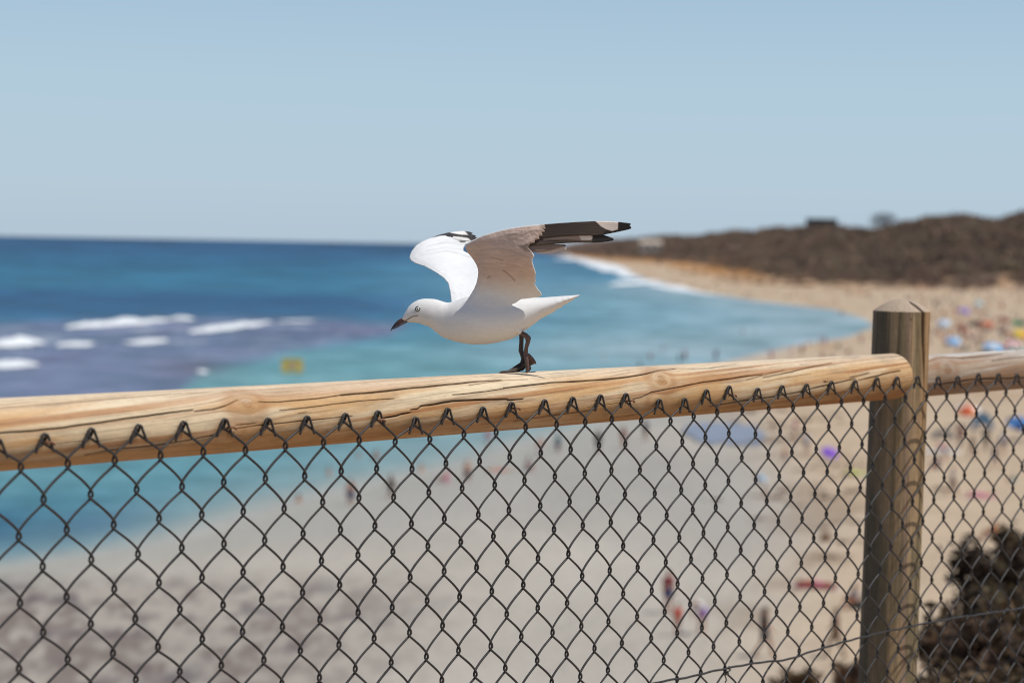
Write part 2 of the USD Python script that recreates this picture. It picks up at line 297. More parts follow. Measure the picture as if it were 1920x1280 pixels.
# wash of foam along the far waterline
ys = np.geomspace(520, 3300, 260); q = np.linspace(-1, 1, 7)
w_ = 4 + 12 * fbm2(np.log(ys) * 9, ys * 0, 4, 51); off = 6 * (fbm2(np.log(ys) * 14, ys * 0 + 3, 3, 52) - 0.5)
w_ = 0.3 + w_ * sstep(ys, 600, 900) * sstep(fbm2(np.log(ys) * 11, ys * 0 + 7, 3, 54), 0.30, 0.60)
Xs = shore_x(ys)[:, None] - 4 + off[:, None] + q[None] * w_[:, None]; Ys = np.repeat(ys[:, None], 7, 1); Zs = 0.04 + 0.25 * (1 - q[None] ** 2) * fbm2(Xs / 4, Ys / 12, 3, 53)
v = np.stack([Xs, Ys, Zs], -1).reshape(-1, 3); ff = gridfaces(260, 7); ff = ff if np.cross(v[ff[0, 1]] - v[ff[0, 0]], v[ff[0, 2]] - v[ff[0, 0]])[2] > 0 else ff[:, ::-1]
tag(put('shore_foam', (v, ff), M_foam, smooth=True), 'white wash of foam along the far waterline', kind='stuff')
# shallow pool left on the sand
pool = [(1270, 812), (1300, 800), (1340, 793), (1390, 793), (1425, 802), (1435, 820), (1415, 836), (1370, 840), (1330, 836), (1290, 830)]
pp = np.array([at(*p) for p in pool]); pz = pp[:, 2].max() + 0.05
ctr = pp.mean(0); rim = [ctr + (pp[i] - ctr) for i in range(len(pp))]
ang = np.linspace(0, len(pp), 80, endpoint=False); wv = (1 + 0.9 * (meshkit.fbm(np.c_[np.cos(ang * 2 * np.pi / len(pp)) * 2, np.sin(ang * 2 * np.pi / len(pp)) * 2, ang * 0], 4, 3) - 0.5))[:, None]
rr = np.array([np.interp(ang, np.arange(len(pp) + 1), np.append(pp[:, k], pp[0, k])) for k in (0, 1)]).T
rr = ctr[:2] + (rr - ctr[:2]) * wv
v = np.vstack([np.c_[rr, np.full(80, pz)], [[ctr[0], ctr[1], pz]]]); i = np.arange(80); ff = np.stack([np.full(80, 80), i, (i + 1) % 80], 1)
ff = ff if np.cross(v[ff[0, 1]] - v[ff[0, 0]], v[ff[0, 2]] - v[ff[0, 0]])[2] > 0 else ff[:, ::-1]
tag(put('tide_pool', (v, ff), plain('pool_water', lin((158, 163, 178)) * 0.62, 0.35, 0.3, 0.15, 0.6)), 'dark blue shallow pool lying on the wet sand', kind='structure')

# unseen sandy lookout under the viewer, added pale to bounce warm light upward
x, y = np.meshgrid(np.linspace(-160, 160, 81), np.concatenate([np.linspace(-200, -4, 30)[:-1], np.linspace(-4, 2.52, 14)]), indexing='xy')
v = np.stack([x, y, 13.452 + 0.02 * (fbm2(x, y, 3, 71) - 0.5) * (y < 2)], -1).reshape(-1, 3); ff = gridfaces(*x.shape); ff = ff if np.cross(v[ff[0, 1]] - v[ff[0, 0]], v[ff[0, 2]] - v[ff[0, 0]])[2] > 0 else ff[:, ::-1]
tag(put('path', (v, ff), plain('lookout_bounce_sand', lin((222, 192, 156)) * 0.62, 0.95, 0.1, 0.1, 2.0)), 'unseen pale sandy lookout added behind the camera to bounce warm light', kind='structure')

# ------------------------------------------------------------------ fence
FD = np.array([0.677, 0.736, 0]); FD /= np.linalg.norm(FD); FN = np.array([FD[1], -FD[0], 0])      # along the fence, and its side towards us
FP = np.array([0, 3.8, 0.0])
RAILZ = CAM[2] - 0.300; RR = 0.055
def mesh_sz(px, py):
    P = on_plane(np.asarray(px, float), np.asarray(py, float), FP, FN)
    return (P - FP) @ FD, P[..., 2]
def fpt(s, off, z):
    s, off, z = np.broadcast_arrays(np.asarray(s, float), off, z)
    return FP + s[..., None] * FD + off[..., None] * FN + z[..., None] * np.array([0, 0, 1.0])
fence = thing('fence', 'weathered wooden post and rail fence with black chain link mesh below the gull', 'fence')

# --- rail: a log whose shakes and knots are modelled into its surface
def on_log(px, py, off, zc, R):
    """(s, alpha) where the pixel's ray meets the log"""
    d = ray(px, py); o = CAM - (FP + np.array([0, 0, zc]) + off * FN)
    dn, dz, on_, oz = d @ FN, d[..., 2], o @ FN, o[2]
    a, b, c = dn ** 2 + dz ** 2, dn * on_ + dz * oz, on_ ** 2 + oz ** 2 - R * R
    q = np.maximum(b * b - a * c, 0); tt = (-b - np.sqrt(q)) / a
    return (o @ FD) + tt * (d @ FD), np.arctan2(oz + tt * dz, on_ + tt * dn)
def log_rail(s0, s1, off, zc, R, cracks, knots, pal, sfine, end_round, seed, weather=0.0, taper=0.0):
    s = np.unique(np.concatenate([np.arange(s0, sfine[0], 0.03), np.arange(sfine[0], sfine[1], 0.0036), np.arange(sfine[1], s1, 0.03), s1 - np.array([0, 0.001, 0.002, 0.004, 0.007, 0.011, 0.016])]))
    al = np.concatenate([np.linspace(-1.75, 1.95, 330), np.linspace(1.95, 2 * np.pi - 1.75, 26)[1:-1]])
    S, A = np.meshgrid(s, al, indexing='ij'); H = A * R
    rad = R * (1 + 0.012 * (fbm2(S * 1.7, np.sin(A) + 3, 3, seed) - 0.5) + 0.02 * (fbm2(S * 5, np.cos(A) * 1.5, 3, seed + 1) - 0.5))
    rad = rad - end_round * np.clip(1 - (s1 - S) / end_round, 0, 1) ** 2.2
    rad = rad - taper * sstep(S, s1 - 0.25, s1) * sstep(np.sin(A), 0.1, 1)
    g = H + 0.010 * (fbm2(S * 1.3, H * 6, 3, seed + 2) - 0.5) - 0.055 * S
    kd = np.full(S.shape, 9.0)
    for ks, kh, kr in knots:
        ds, dh = (S - ks) * 0.55, H - kh; r2 = ds * ds + dh * dh
        g = g - dh * kr * kr * 1.6 / (r2 + kr * kr * 0.5); kd = np.minimum(kd, np.sqrt(((S - ks) * 0.8) ** 2 + dh * dh) / kr)
        rad = rad + 0.004 * np.exp(-r2 / (kr * 1.6) ** 2)
    b1 = fbm2(g * 70, S * 1.1, 4, seed + 3)[..., None]; b2 = fbm2(g * 420, S * 5.5, 3, seed + 4)[..., None]; b3 = fbm2(S * 2.4, g * 30, 4, seed + 5)[..., None]
    cream, honey, orange, dark = (np.array(c, float) for c in pal[:4])
    cc = cream * (1 - sstep(b3, 0.40, 0.56)) + honey * sstep(b3, 0.40, 0.56)
    st = sstep(b1, 0.48, 0.62); cc = cc * (1 - 0.75 * st) + orange * 0.75 * st
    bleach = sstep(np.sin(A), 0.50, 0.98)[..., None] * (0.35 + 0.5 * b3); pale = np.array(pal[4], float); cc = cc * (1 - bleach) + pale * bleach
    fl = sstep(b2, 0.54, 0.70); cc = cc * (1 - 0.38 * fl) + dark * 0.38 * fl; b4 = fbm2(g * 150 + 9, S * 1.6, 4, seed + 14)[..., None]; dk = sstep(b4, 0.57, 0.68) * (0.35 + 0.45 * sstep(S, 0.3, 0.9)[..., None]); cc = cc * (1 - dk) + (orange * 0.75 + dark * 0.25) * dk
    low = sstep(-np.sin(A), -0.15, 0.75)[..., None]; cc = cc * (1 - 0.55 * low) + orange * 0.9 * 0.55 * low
    dirt = sstep(fbm2(S * 9, H * 60, 4, seed + 11), 0.56, 0.70)[..., None] * 0.28; cc = cc * (1 - dirt) + lin((150, 136, 120)) * 0.6 * dirt; spk = sstep(meshkit.noise(np.stack([S * 160, H * 420, S * 0], -1), seed + 12), 0.955, 0.985)[..., None] * 0.5; cc = cc * (1 - spk)
    kk = np.exp(-(kd / 1.0) ** 2)[..., None]; ring = 0.5 + 0.5 * np.cos(kd * 13)[..., None]
    cc = cc * (1 - kk * (0.35 + 0.35 * ring)) + orange * 0.62 * kk * (0.35 + 0.35 * ring)
    cc = cc * (1 - 0.45 * np.exp(-((kd - 2.2) / 0.9) ** 2)[..., None]) + orange * 0.85 * 0.45 * np.exp(-((kd - 2.2) / 0.9) ** 2)[..., None]
    for px_, wmm, dmm in cracks:
        cs, ca = on_log(np.array([p[0] for p in px_], float), np.array([p[1] for p in px_], float), off, zc, R)
        line = np.stack([cs, ca * R], 1); lo, hi = cs.min() - 0.03, cs.max() + 0.03
        i0, i1 = np.searchsorted(s, lo), np.searchsorted(s, hi)
        if i1 <= i0: continue
        d = linedist(S[i0:i1], H[i0:i1] + 0.0016 * (fbm2(S[i0:i1] * 34, H[i0:i1] * 0, 3, seed + 9) - 0.5), line)
        tw = wmm * 0.0007 * (0.35 + 0.65 * np.sqrt(np.clip(np.minimum(S[i0:i1] - lo, hi - S[i0:i1]) / 0.13, 0.02, 1))) * (0.6 + 0.8 * fbm2(S[i0:i1] * 20, S[i0:i1] * 0, 2, seed + 8))
        m = np.exp(-(d / tw) ** 2); rad[i0:i1] -= dmm * 0.001 * m
        cc[i0:i1] *= (1 - 0.86 * np.clip(np.exp(-(d / tw) ** 2 * 0.7) * 1.25, 0, 1))[..., None]
        h2 = np.exp(-(d / (tw * 5)) ** 2) * 0.22; cc[i0:i1] = cc[i0:i1] * (1 - h2[..., None]) + orange * 0.6 * h2[..., None]
    cen = FP + np.array([0, 0, zc]) + off * FN
    P = cen + S[..., None] * FD + rad[..., None] * (np.cos(A)[..., None] * FN + np.sin(A)[..., None] * np.array([0, 0, 1.0]))
    v = P.reshape(-1, 3); f = gridfaces(len(s), len(al), True); n = len(al)
    v = np.vstack([v, cen + s[0] * FD, cen + s[-1] * FD]); i = np.arange(n); j = (i + 1) % n; k = (len(s) - 1) * n
    f = np.vstack([f, np.stack([np.full(n, len(v) - 2), j, i], 1), np.stack([np.full(n, len(v) - 1), k + i, k + j], 1)])
    c = np.vstack([cc.reshape(-1, 3), pale[None] * 0.8, pale[None] * 0.8])
    if np.cross(v[f[50, 1]] - v[f[50, 0]], v[f[50, 2]] - v[f[50, 0]]) @ (v[f[50, 0]] - cen - s[0] * FD) < 0: f = f[:, ::-1]
    return v, f, np.clip(c, 0, 0.85)
M_rail = tint_mat('pine_log', 0.55, 0.28, noise=(60, 0.90, 1.10, (1, 1, 4)), bump=(240, 0.22, 0.002, (0.25, 0.25, 1)))
PINE = [lin((224, 204, 170)) * 0.85, lin((212, 172, 122)) * 0.80, lin((188, 130, 78)) * 0.74, lin((120, 78, 44)) * 0.5, lin((228, 212, 186)) * 0.9]
CR = [
    ([(-60, 822), (0, 812), (60, 808), (120, 801), (200, 790), (270, 780), (330, 772), (360, 768)], 1.5, 5), ([(365, 771), (400, 767), (425, 760), (444, 751)], 1.0, 3),
    ([(484, 754), (520, 753), (560, 750), (600, 746), (640, 740)], 0.9, 3), ([(640, 740), (700, 735), (760, 728), (820, 722), (880, 716), (940, 712)], 1.9, 6), ([(880, 722), (905, 718), (940, 713), (990, 711)], 0.7, 2),
    ([(525, 769), (570, 765), (620, 758), (680, 751), (740, 747)], 0.8, 2), ([(848, 740), (880, 737), (915, 733), (945, 728)], 1.0, 3), ([(945, 727), (990, 722), (1030, 717), (1090, 714), (1130, 711), (1170, 707), (1210, 701), (1240, 694), (1265, 691)], 1.7, 6),
    ([(720, 784), (745, 780), (752, 777), (769, 774)], 2.2, 5), ([(772, 768), (784, 767), (791, 761), (820, 757), (848, 752), (870, 750), (905, 749), (950, 748), (953, 750), (980, 748)], 1.9, 6),
    ([(1188, 748), (1204, 744), (1222, 735), (1245, 731), (1270, 726), (1320, 716), (1360, 711), (1400, 705), (1430, 702)], 1.2, 4), ([(1400, 712), (1440, 701), (1470, 694)], 0.9, 1.5), ([(1430, 708), (1480, 698), (1520, 688), (1560, 680)], 1.2, 2), ([(1430, 716), (1485, 706), (1520, 700)], 0.6, 1),
    ([(1330, 762), (1400, 750), (1450, 744), (1500, 735), (1530, 727), (1570, 718), (1603, 710)], 1.6, 5), ([(1594, 708), (1615, 703), (1630, 699)], 1.3, 3), ([(1610, 713), (1640, 706), (1665, 699), (1688, 695)], 1.8, 5),
    ([(160, 852), (213, 843), (287, 835), (353, 825), (403, 815)], 1.2, 4), ([(440, 797), (480, 793)], 1.0, 3), ([(440, 803), (500, 796), (560, 790), (620, 784), (660, 780)], 1.0, 3), ([(100, 832), (130, 829), (160, 827)], 0.7, 2),
    ([(1100, 764), (1180, 752), (1190, 749)], 0.6, 2), ([(960, 790), (1040, 778), (1120, 768)], 0.8, 2), ([(1280, 784), (1330, 776), (1390, 766)], 1.2, 3), ([(1090, 795), (1150, 783), (1200, 776)], 0.9, 2),
    ([(0, 765), (80, 758), (200, 748), (300, 740), (390, 735)], 0.7, 1.5), ([(1545, 715), (1548, 716), (1550, 716)], 2.2, 4), ([(1240, 690), (1290, 691), (1330, 690), (1380, 682)], 0.8, 2), ([(560, 775), (575, 773)], 0.7, 2)]
def knot(px, py, off, zc, R, r):
    a, b = on_log(np.array([float(px)]), np.array([float(py)]), off, zc, R); return (a[0], b[0] * R, r)
KN = [knot(461, 759, -0.058, RAILZ, RR, 0.013), knot(1238, 712, -0.058, RAILZ, RR, 0.014), knot(430, 812, -0.058, RAILZ, RR, 0.010), knot(1226, 752, -0.058, RAILZ, RR, 0.008)]
RAIL_END = 1.437
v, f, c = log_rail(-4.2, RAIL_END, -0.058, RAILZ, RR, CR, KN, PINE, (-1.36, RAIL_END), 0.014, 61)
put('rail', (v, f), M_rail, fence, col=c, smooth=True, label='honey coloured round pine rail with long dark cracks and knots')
# second rail, greyer on top, on the far side of the post
GREY = [lin((192, 180, 164)) * 0.8, lin((180, 158, 134)) * 0.75, lin((168, 124, 84)) * 0.7, lin((110, 88, 72)) * 0.5, lin((214, 210, 200)) * 0.9]
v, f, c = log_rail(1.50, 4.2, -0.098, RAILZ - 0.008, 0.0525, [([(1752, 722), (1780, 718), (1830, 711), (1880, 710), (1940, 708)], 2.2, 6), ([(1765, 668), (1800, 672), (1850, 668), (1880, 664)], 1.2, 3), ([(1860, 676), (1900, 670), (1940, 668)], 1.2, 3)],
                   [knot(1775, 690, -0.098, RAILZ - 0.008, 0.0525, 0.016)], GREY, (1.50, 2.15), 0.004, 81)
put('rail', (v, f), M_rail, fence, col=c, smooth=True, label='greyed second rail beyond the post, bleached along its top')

# --- post with a chamfered weathered top, a drying crack and a notch for the rail
PC = fpt(1.5247, -0.100, 0.0)[:2]; PR = 0.0695
ztop = CAM[2] - (560 - 472.2) / FPX * 4.97; zsh = ztop - 0.031
zs = np.unique(np.concatenate([np.arange(13.2, 14.0, 0.02), np.arange(14.0, zsh, 0.0035), zsh - np.array([0, 0.0012, 0.0025])]))
th = np.concatenate([np.linspace(-3.5, 0.05, 330), np.linspace(0.05, 2 * np.pi - 3.5, 50)[1:-1]])
rows = [(z, 1.0) for z in zs] + [(zsh + 0.031 * (1 - q ** 1.9), q) for q in (0.965, 0.93, 0.86, 0.78, 0.68, 0.58, 0.46, 0.34, 0.22, 0.11, 0.03)]
ZZ = np.array([r[0] for r in rows])[:, None] + 0 * th[None]; QQ = np.array([r[1] for r in rows])[:, None] + 0 * th[None]; TT = np.repeat(th[None], len(rows), 0)
lean = -0.012
rad = QQ * PR * (1 + 0.02 * (fbm2(np.cos(TT) * 2, np.sin(TT) * 2 + ZZ * 0.6, 3, 91) - 0.5) + 0.012 * (fbm2(TT * 14, ZZ * 1.5, 3, 92) - 0.5)) * (1 + 0.022 * (zsh - ZZ) / 1.0)
ckth = -0.90 - 0.35 * (1 - QQ) + 0.20 * sstep(zsh - ZZ, 0.01, 0.20) + 0.012 * (fbm2(ZZ * 18, ZZ * 0, 3, 93) - 0.5)
ckd = np.abs(TT - ckth) * np.maximum(rad, 0.01); ckw = 0.0036 * (1 - 0.80 * sstep(zsh - ZZ, 0.0, 0.24)) + 0.0004
ckm = np.exp(-(ckd / ckw) ** 2) * sstep(QQ, 0.25, 0.6) * (1 - 0.8 * sstep(zsh - ZZ, 0.10, 0.19)); rad = rad - 0.016 * ckm * sstep(QQ, 0.3, 0.7)
Pp = np.stack([PC[0] + lean * (ztop - ZZ) + rad * np.cos(TT), PC[1] + rad * np.sin(TT), ZZ - (1 - QQ) * 0.0], -1)
cenr = FP + np.array([0, 0, RAILZ]) - 0.058 * FN
for it in range(40):                                   # carve the notch
    q = Pp - cenr; sa = q @ FD; rr = np.sqrt((q @ FN) ** 2 + q[..., 2] ** 2)
    ins = (rr < RR + 0.0035) & (sa < RAIL_END + 0.003) & (np.hypot(Pp[..., 0] - PC[0], Pp[..., 1] - PC[1]) > 0.012)
    if not ins.any(): break
    ax = np.stack([PC[0] + lean * (ztop - Pp[..., 2]), np.full(ins.shape, PC[1])], -1)
    Pp[ins, :2] += (ax[ins] - Pp[ins, :2]) * 0.06
g1 = fbm2(TT * 9 + ZZ * 0.4, ZZ * 1.6, 4, 94)[..., None]; g2 = fbm2(TT * 42, ZZ * 5, 3, 95)[..., None]; g3 = fbm2(TT * 3, ZZ * 4, 3, 96)[..., None]
pc = lin((178, 152, 118)) * 0.84 * (0.75 + 0.5 * g1); gr = lin((140, 126, 98)) * 0.72; pc = pc * (1 - sstep(g3, .42, .62)) + gr * sstep(g3, .42, .62)
pc = pc * (1 - 0.5 * sstep(g2, .52, .68)) + lin((92, 72, 54)) * 0.45 * 0.5 * sstep(g2, .52, .68)
pk = np.exp(-((TT + 1.52 - 0.35 * (zsh - ZZ)) / 0.10) ** 2)[..., None] * 0.55; pc = pc * (1 - pk) + lin((176, 146, 128)) * 0.65 * pk
hon = sstep(TT, -1.35, -0.6)[..., None] * sstep(ZZ, 14.2, zsh - 0.15)[..., None] * 0.5; pc = pc * (1 - hon) + lin((196, 146, 92)) * 0.62 * hon
shade_side = sstep(-TT, 1.55, 2.5)[..., None] * (0.42 + 0.5 * g1); shade_side = np.clip(shade_side, 0, 1); pc = pc * (1 - shade_side) + lin((84, 82, 76)) * 0.42 * shade_side; bar = fbm2(TT * 4, ZZ * 150, 3, 97)[..., None]; pc = pc * (0.86 + 0.28 * bar)  # left side of the post darkened in its colour, imitating shade there
top = (QQ < 0.99)[..., None]; pc = np.where(top, lin((206, 184, 160)) * 0.66 * (0.7 + 0.6 * g2) * (0.85 + 0.3 * g1), pc)
pc = pc * (1 - 0.9 * np.clip(ckm * 1.2, 0, 1))[..., None]
nail = np.exp(-(((TT + 1.43) * PR) ** 2 + (ZZ - (zsh - 0.017)) ** 2) / 0.0028 ** 2)[..., None]; pc = pc * (1 - 0.85 * nail)
v = Pp.reshape(-1, 3); n = len(th); f = gridfaces(len(rows), n, True); v = np.vstack([v, [PC[0], PC[1], ztop]]); i = np.arange(n)
f = np.vstack([f, np.stack([np.full(n, len(v) - 1), (len(rows) - 1) * n + i, (len(rows) - 1) * n + (i + 1) % n], 1)])
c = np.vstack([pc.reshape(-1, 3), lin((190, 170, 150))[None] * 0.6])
M_post = tint_mat('weathered_post', 0.8, 0.2, noise=(40, 0.85, 1.15, (4, 4, 0.6)), bump=(190, 0.35, 0.003, (1, 1, 0.12)))
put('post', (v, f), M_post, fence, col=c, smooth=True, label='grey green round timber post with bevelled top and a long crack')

# --- chain link: every wire of the weave
PEAK = [(-8, 826), (82, 816), (170, 806), (257, 799), (341, 793), (420, 788), (500, 787), (573, 783), (643, 778), (707, 773), (776, 785), (838, 768), (903, 766), (957, 757), (1017, 752), (1073, 747), (1124, 743), (1172, 740), (1234, 751), (1282, 749), (1322, 733), (1364, 726), (1418, 730), (1464, 725), (1510, 722), (1557, 717), (1600, 715), (1642, 710), (1688, 708), (1718, 707), (1757, 708), (1795, 707), (1833, 702), (1870, 702), (1905, 703)]
ps, pz = mesh_sz([p[0] for p in PEAK], [p[1] for p in PEAK])
ps[28] = 0.5 * (ps[27] + ps[29]); 
ps = np.concatenate([ps[0] - 0.086 * np.arange(18, 0, -1), ps, ps[-1] + 0.0955 * np.arange(1, 13)]); pz = np.concatenate([np.full(18, pz[:3].mean()), pz, np.full(12, pz[-3:].mean())])
VP = 0.1000
fit = np.polyval(np.polyfit(ps[18:-12], pz[18:-12], 2), np.clip(ps, ps[17], ps[-12]))
ncol = 2 * len(ps) - 1; colS = np.interp(np.arange(ncol) / 2, np.arange(len(ps)), ps); colZ = np.interp(np.arange(ncol) / 2, np.arange(len(ps)), fit); dpk = np.interp(np.arange(ncol) / 2, np.arange(len(ps)), pz - fit)
NR = 30
jit = R_.normal(0, 1, (ncol, NR, 2)) * [0.0012, 0.0016]
smoothS = np.interp(np.arange(ncol), np.arange(ncol), colS)
reg = np.polyval(np.polyfit(np.arange(ncol)[30:-20], colS[30:-20], 3), np.arange(ncol)); reg = np.where((np.arange(ncol) < 36) | (np.arange(ncol) > ncol - 26), colS, reg)
def node(cix, j):
    w = math.exp(-j / 3.5)
    s = reg[cix] + (colS[cix] - reg[cix]) * (0.25 + 0.75 * w) + jit[cix, j, 0]
    return s, colZ[cix] + dpk[cix] * w * (1 if j == 0 else 0.8) - j * VP / 2 + (jit[cix, j, 1] if j else 0)
M_wire = plain('black_wire', (0.034, 0.031, 0.030), 0.45, 0.35, 0.3, 60)
WR = 0.0022; EYE = 0.0037
HQ = np.linspace(0, 1, 200)
_w = (0.10 + 0.90 * sstep(HQ, 0.0, 0.12)) * (1 - 0.35 * sstep(HQ, 0.3, 0.9)) * (1 - 0.85 * sstep(HQ, 0.80, 1.0)); HW = np.cumsum(_w) - _w[0]; HW /= HW[-1]; HW = 0.92 * HW + 0.08 * HQ
_w = 1 - 0.9 * sstep(HQ, 0.55, 1.0); HW1 = np.cumsum(_w) - _w[0]; HW1 /= HW1[-1]
for k in range(ncol - 1):
    pk = k if k % 2 == 0 else k + 1; ot = k + 1 if k % 2 == 0 else k          # even columns are the peaks
    dirn = 1 if ot > pk else -1                                                   # the way this wire leans from its peak
    s0, z0 = node(pk, 0); pts = []
    hk = 0.0245 + 0.004 * R_.random()
    front = 1 if dirn > 0 else -1
    # knuckle: the end turned back over the peak and down along its own wire
    for q in np.linspace(0, 1, 6):
        pts.append((s0 + dirn * (0.0160 - 0.0090 * q), z0 - hk + (hk - 0.006) * q, 0.0042 + 0.0004 * front))
    for dx_, dz_, dy_ in ((0.0052, -0.0015, 0.0040), (0.0030, 0.0014, 0.0036), (0.0, 0.0026, 0.0028), (-0.0030, 0.0014, 0.0016), (-0.0050, -0.0020, 0.0006), (-0.0046, -0.0058, -0.0002), (-0.0022, -0.0092, 0.0)):
        pts.append((s0 + dirn * dx_, z0 + dz_, dy_ + 0.0009 * front))
    prev = (s0 + dirn * 0.0008, z0 - 0.0125)
    for j in range(1, NR - 2):
        b = node(ot if j % 2 else pk, j)
        e = EYE * (dirn if j % 2 else -dirn); bb = (b[0] + e, b[1])
        fr = 1 if ((j % 2) == (1 if dirn > 0 else 0)) else -1
        for q in np.arange(0 if j == 1 else 1, 13) / 12:
            h = float(np.interp(q, HQ, HW if j > 1 else HW1))
            pts.append((prev[0] + (bb[0] - prev[0]) * h, prev[1] + (bb[1] - prev[1]) * q, fr * 0.0021 * math.sin(math.pi * min(max(q, 0), 1)) ** 0.5))
        prev = bb
    a = np.array(pts); v, f = tube(fpt(a[:, 0], a[:, 2], a[:, 1]), WR, 6)
    put('wire', (v, f), M_wire, fence, smooth=True)
# line wire threaded through the weave low down, with a twist on it
ls, lz = mesh_sz([900, 1060, 1180, 1240, 1300, 1360, 1420, 1480, 1530, 1570, 1625, 1680, 1740, 1790, 1860, 1920, 2000], [1352, 1316, 1290, 1276, 1265, 1251, 1241, 1233, 1216, 1205, 1190, 1178, 1166, 1157, 1147, 1138, 1128])
sp = np.linspace(ls[0], ls[-1], 240); zp = PchipInterpolator(ls, lz)(sp) + 0.0006 * np.sin(sp * 90)
v, f = tube(fpt(sp, 0.0052 + 0.0015 * np.sin(sp * 37), zp), 0.0025, 7)
put('line_wire', (v, f), M_wire, fence, smooth=True, label='thick straining wire running through the lower mesh')
ks, kz = mesh_sz(1360.0, 1252.0); a = np.linspace(0, 5.5 * np.pi, 70)
kp = fpt(ks + 0.004 * np.sin(a * 0.35) + 0.0055 * np.cos(a), 0.005 + 0.0055 * np.sin(a), kz - 0.001 * a + 0.004)
kp = np.vstack([kp, kp[-1] + [0.004, 0, -0.012], kp[-1] + [0.001, 0, -0.018]])
put('tie_wire', tube(kp, 0.0015, 6), M_wire, fence, smooth=True, label='twisted wire knot tied round the straining wire')
# bent nails that hold the mesh to the rail
M_nail = plain('rusty_nail', (0.19, 0.085, 0.045), 0.55, 0.4, 0.4, 150, metallic=0.3)
for px_, py_ in [(90, 828), (432, 800), (713, 786), (966, 764), (1181, 750), (1373, 740)]:
    s, z = mesh_sz(float(px_), float(py_))
    path = np.array([(s - 0.006, -0.012, z - 0.001), (s - 0.006, 0.001, z - 0.001), (s - 0.005, 0.0062, z - 0.0005), (s - 0.001, 0.0078, z), (s + 0.004, 0.0074, z - 0.002), (s + 0.008, 0.005, z - 0.004), (s + 0.010, 0.002, z - 0.003)])
    tt = np.linspace(0, 6, 40); pth = np.stack([PchipInterpolator(np.arange(7), path[:, i])(tt) for i in range(3)], 1)
    v1 = tube(fpt(pth[:, 0], pth[:, 1], pth[:, 2]), np.linspace(0.0020, 0.0017, 40), 7)
    put('nail', v1, M_nail, fence, smooth=True)

# ------------------------------------------------------------------ the gull
YB = 3.913
def bp(px, py, v):
    d = ray(px, py); k = (YB + np.asarray(v, float)) / d[..., 1]
    return CAM + d * k[..., None]
MPP = YB / FPX                                           # metres per photograph pixel at the bird
gull = thing('gull', 'white gull with dark wing tips raising its wings on the pine rail', 'bird', bp(np.array(985.0), np.array(697.0), 0.0))
GO = bp(np.array(985.0), np.array(697.0), 0.0)
WHITE = np.array([0.80, 0.79, 0.77])

topx = [753.2, 756, 759, 766, 774.7, 786.4, 798, 813.8, 825.5, 833, 840, 848, 860, 875, 895, 920, 945, 976, 1011, 1040, 1070, 1087.5]
topy = [597.5, 592, 586.5, 575, 567, 561.5, 559.8, 560.6, 563.5, 566, 567, 565.5, 561.5, 556.5, 553, 552.5, 554.5, 557.5, 557.8, 556, 553.8, 552.6]
botx = [753.2, 757, 764, 774.7, 786.4, 794, 802, 809.8, 816, 829.4, 845, 858, 870.6, 884, 896, 908, 920, 941, 958, 969, 983, 1000, 1014.5, 1031, 1041, 1043, 1054, 1056, 1064, 1066, 1073, 1075, 1081, 1087.5]
boty = [599.5, 601.5, 603.7, 604.4, 606, 608.8, 611.5, 616, 621.5, 631.4, 637.2, 641, 643.6, 645.2, 645.6, 645.2, 644, 640, 635.4, 630, 620.5, 608.5, 597.5, 588.5, 583.2, 580.6, 575.2, 572.2, 569.0, 566.6, 563.6, 561.4, 557.6, 553.6]
bx = [753.2, 758, 766, 780, 800, 815, 830, 850, 870, 895, 920, 945, 970, 990, 1010, 1030, 1050, 1070, 1083, 1087.5]
bw = [0.0050, 0.0095, 0.0140, 0.0178, 0.0200, 0.0208, 0.0240, 0.0345, 0.0450, 0.0530, 0.0550, 0.0535, 0.0480, 0.0425, 0.0375, 0.0340, 0.0310, 0.0270, 0.0200, 0.0120]
fT, fB, fW = (PchipInterpolator(a, b) for a, b in ((topx, topy), (botx, boty), (bx, bw)))
xs = np.concatenate([753.2 + np.array([0, 0.4, 1, 1.8]), np.arange(755.6, 850, 0.9), np.arange(850, 1030, 1.7), np.arange(1030, 1087.6, 0.8)])
NB = 96; a = np.linspace(0, 2 * np.pi, NB, endpoint=False)
XX = np.repeat(xs[:, None], NB, 1); mid, hh = (fT(xs) + fB(xs)) / 2, (fB(xs) - fT(xs)) / 2
cs, sn = np.cos(a), np.sin(a)
V_ = fW(xs)[:, None] * np.sign(cs) * np.abs(cs) ** 0.94; YY = mid[:, None] + hh[:, None] * np.sign(sn) * np.abs(sn) ** 0.97
bodyV = bp(XX, YY, V_).reshape(-1, 3); f = gridfaces(len(xs), NB, True); n = NB; i = np.arange(n); j = (i + 1) % n; k = (len(xs) - 1) * n
bodyV = np.vstack([bodyV, bp(xs[0], mid[0], 0.0)[None], bp(xs[-1], mid[-1], 0.0)[None]])
f = np.vstack([f, np.stack([np.full(n, len(bodyV) - 2), j, i], 1), np.stack([np.full(n, len(bodyV) - 1), k + i, k + j], 1)])
bodyM = trimesh.Trimesh(bodyV, f, process=False)
if bodyM.volume < 0: bodyM.invert()

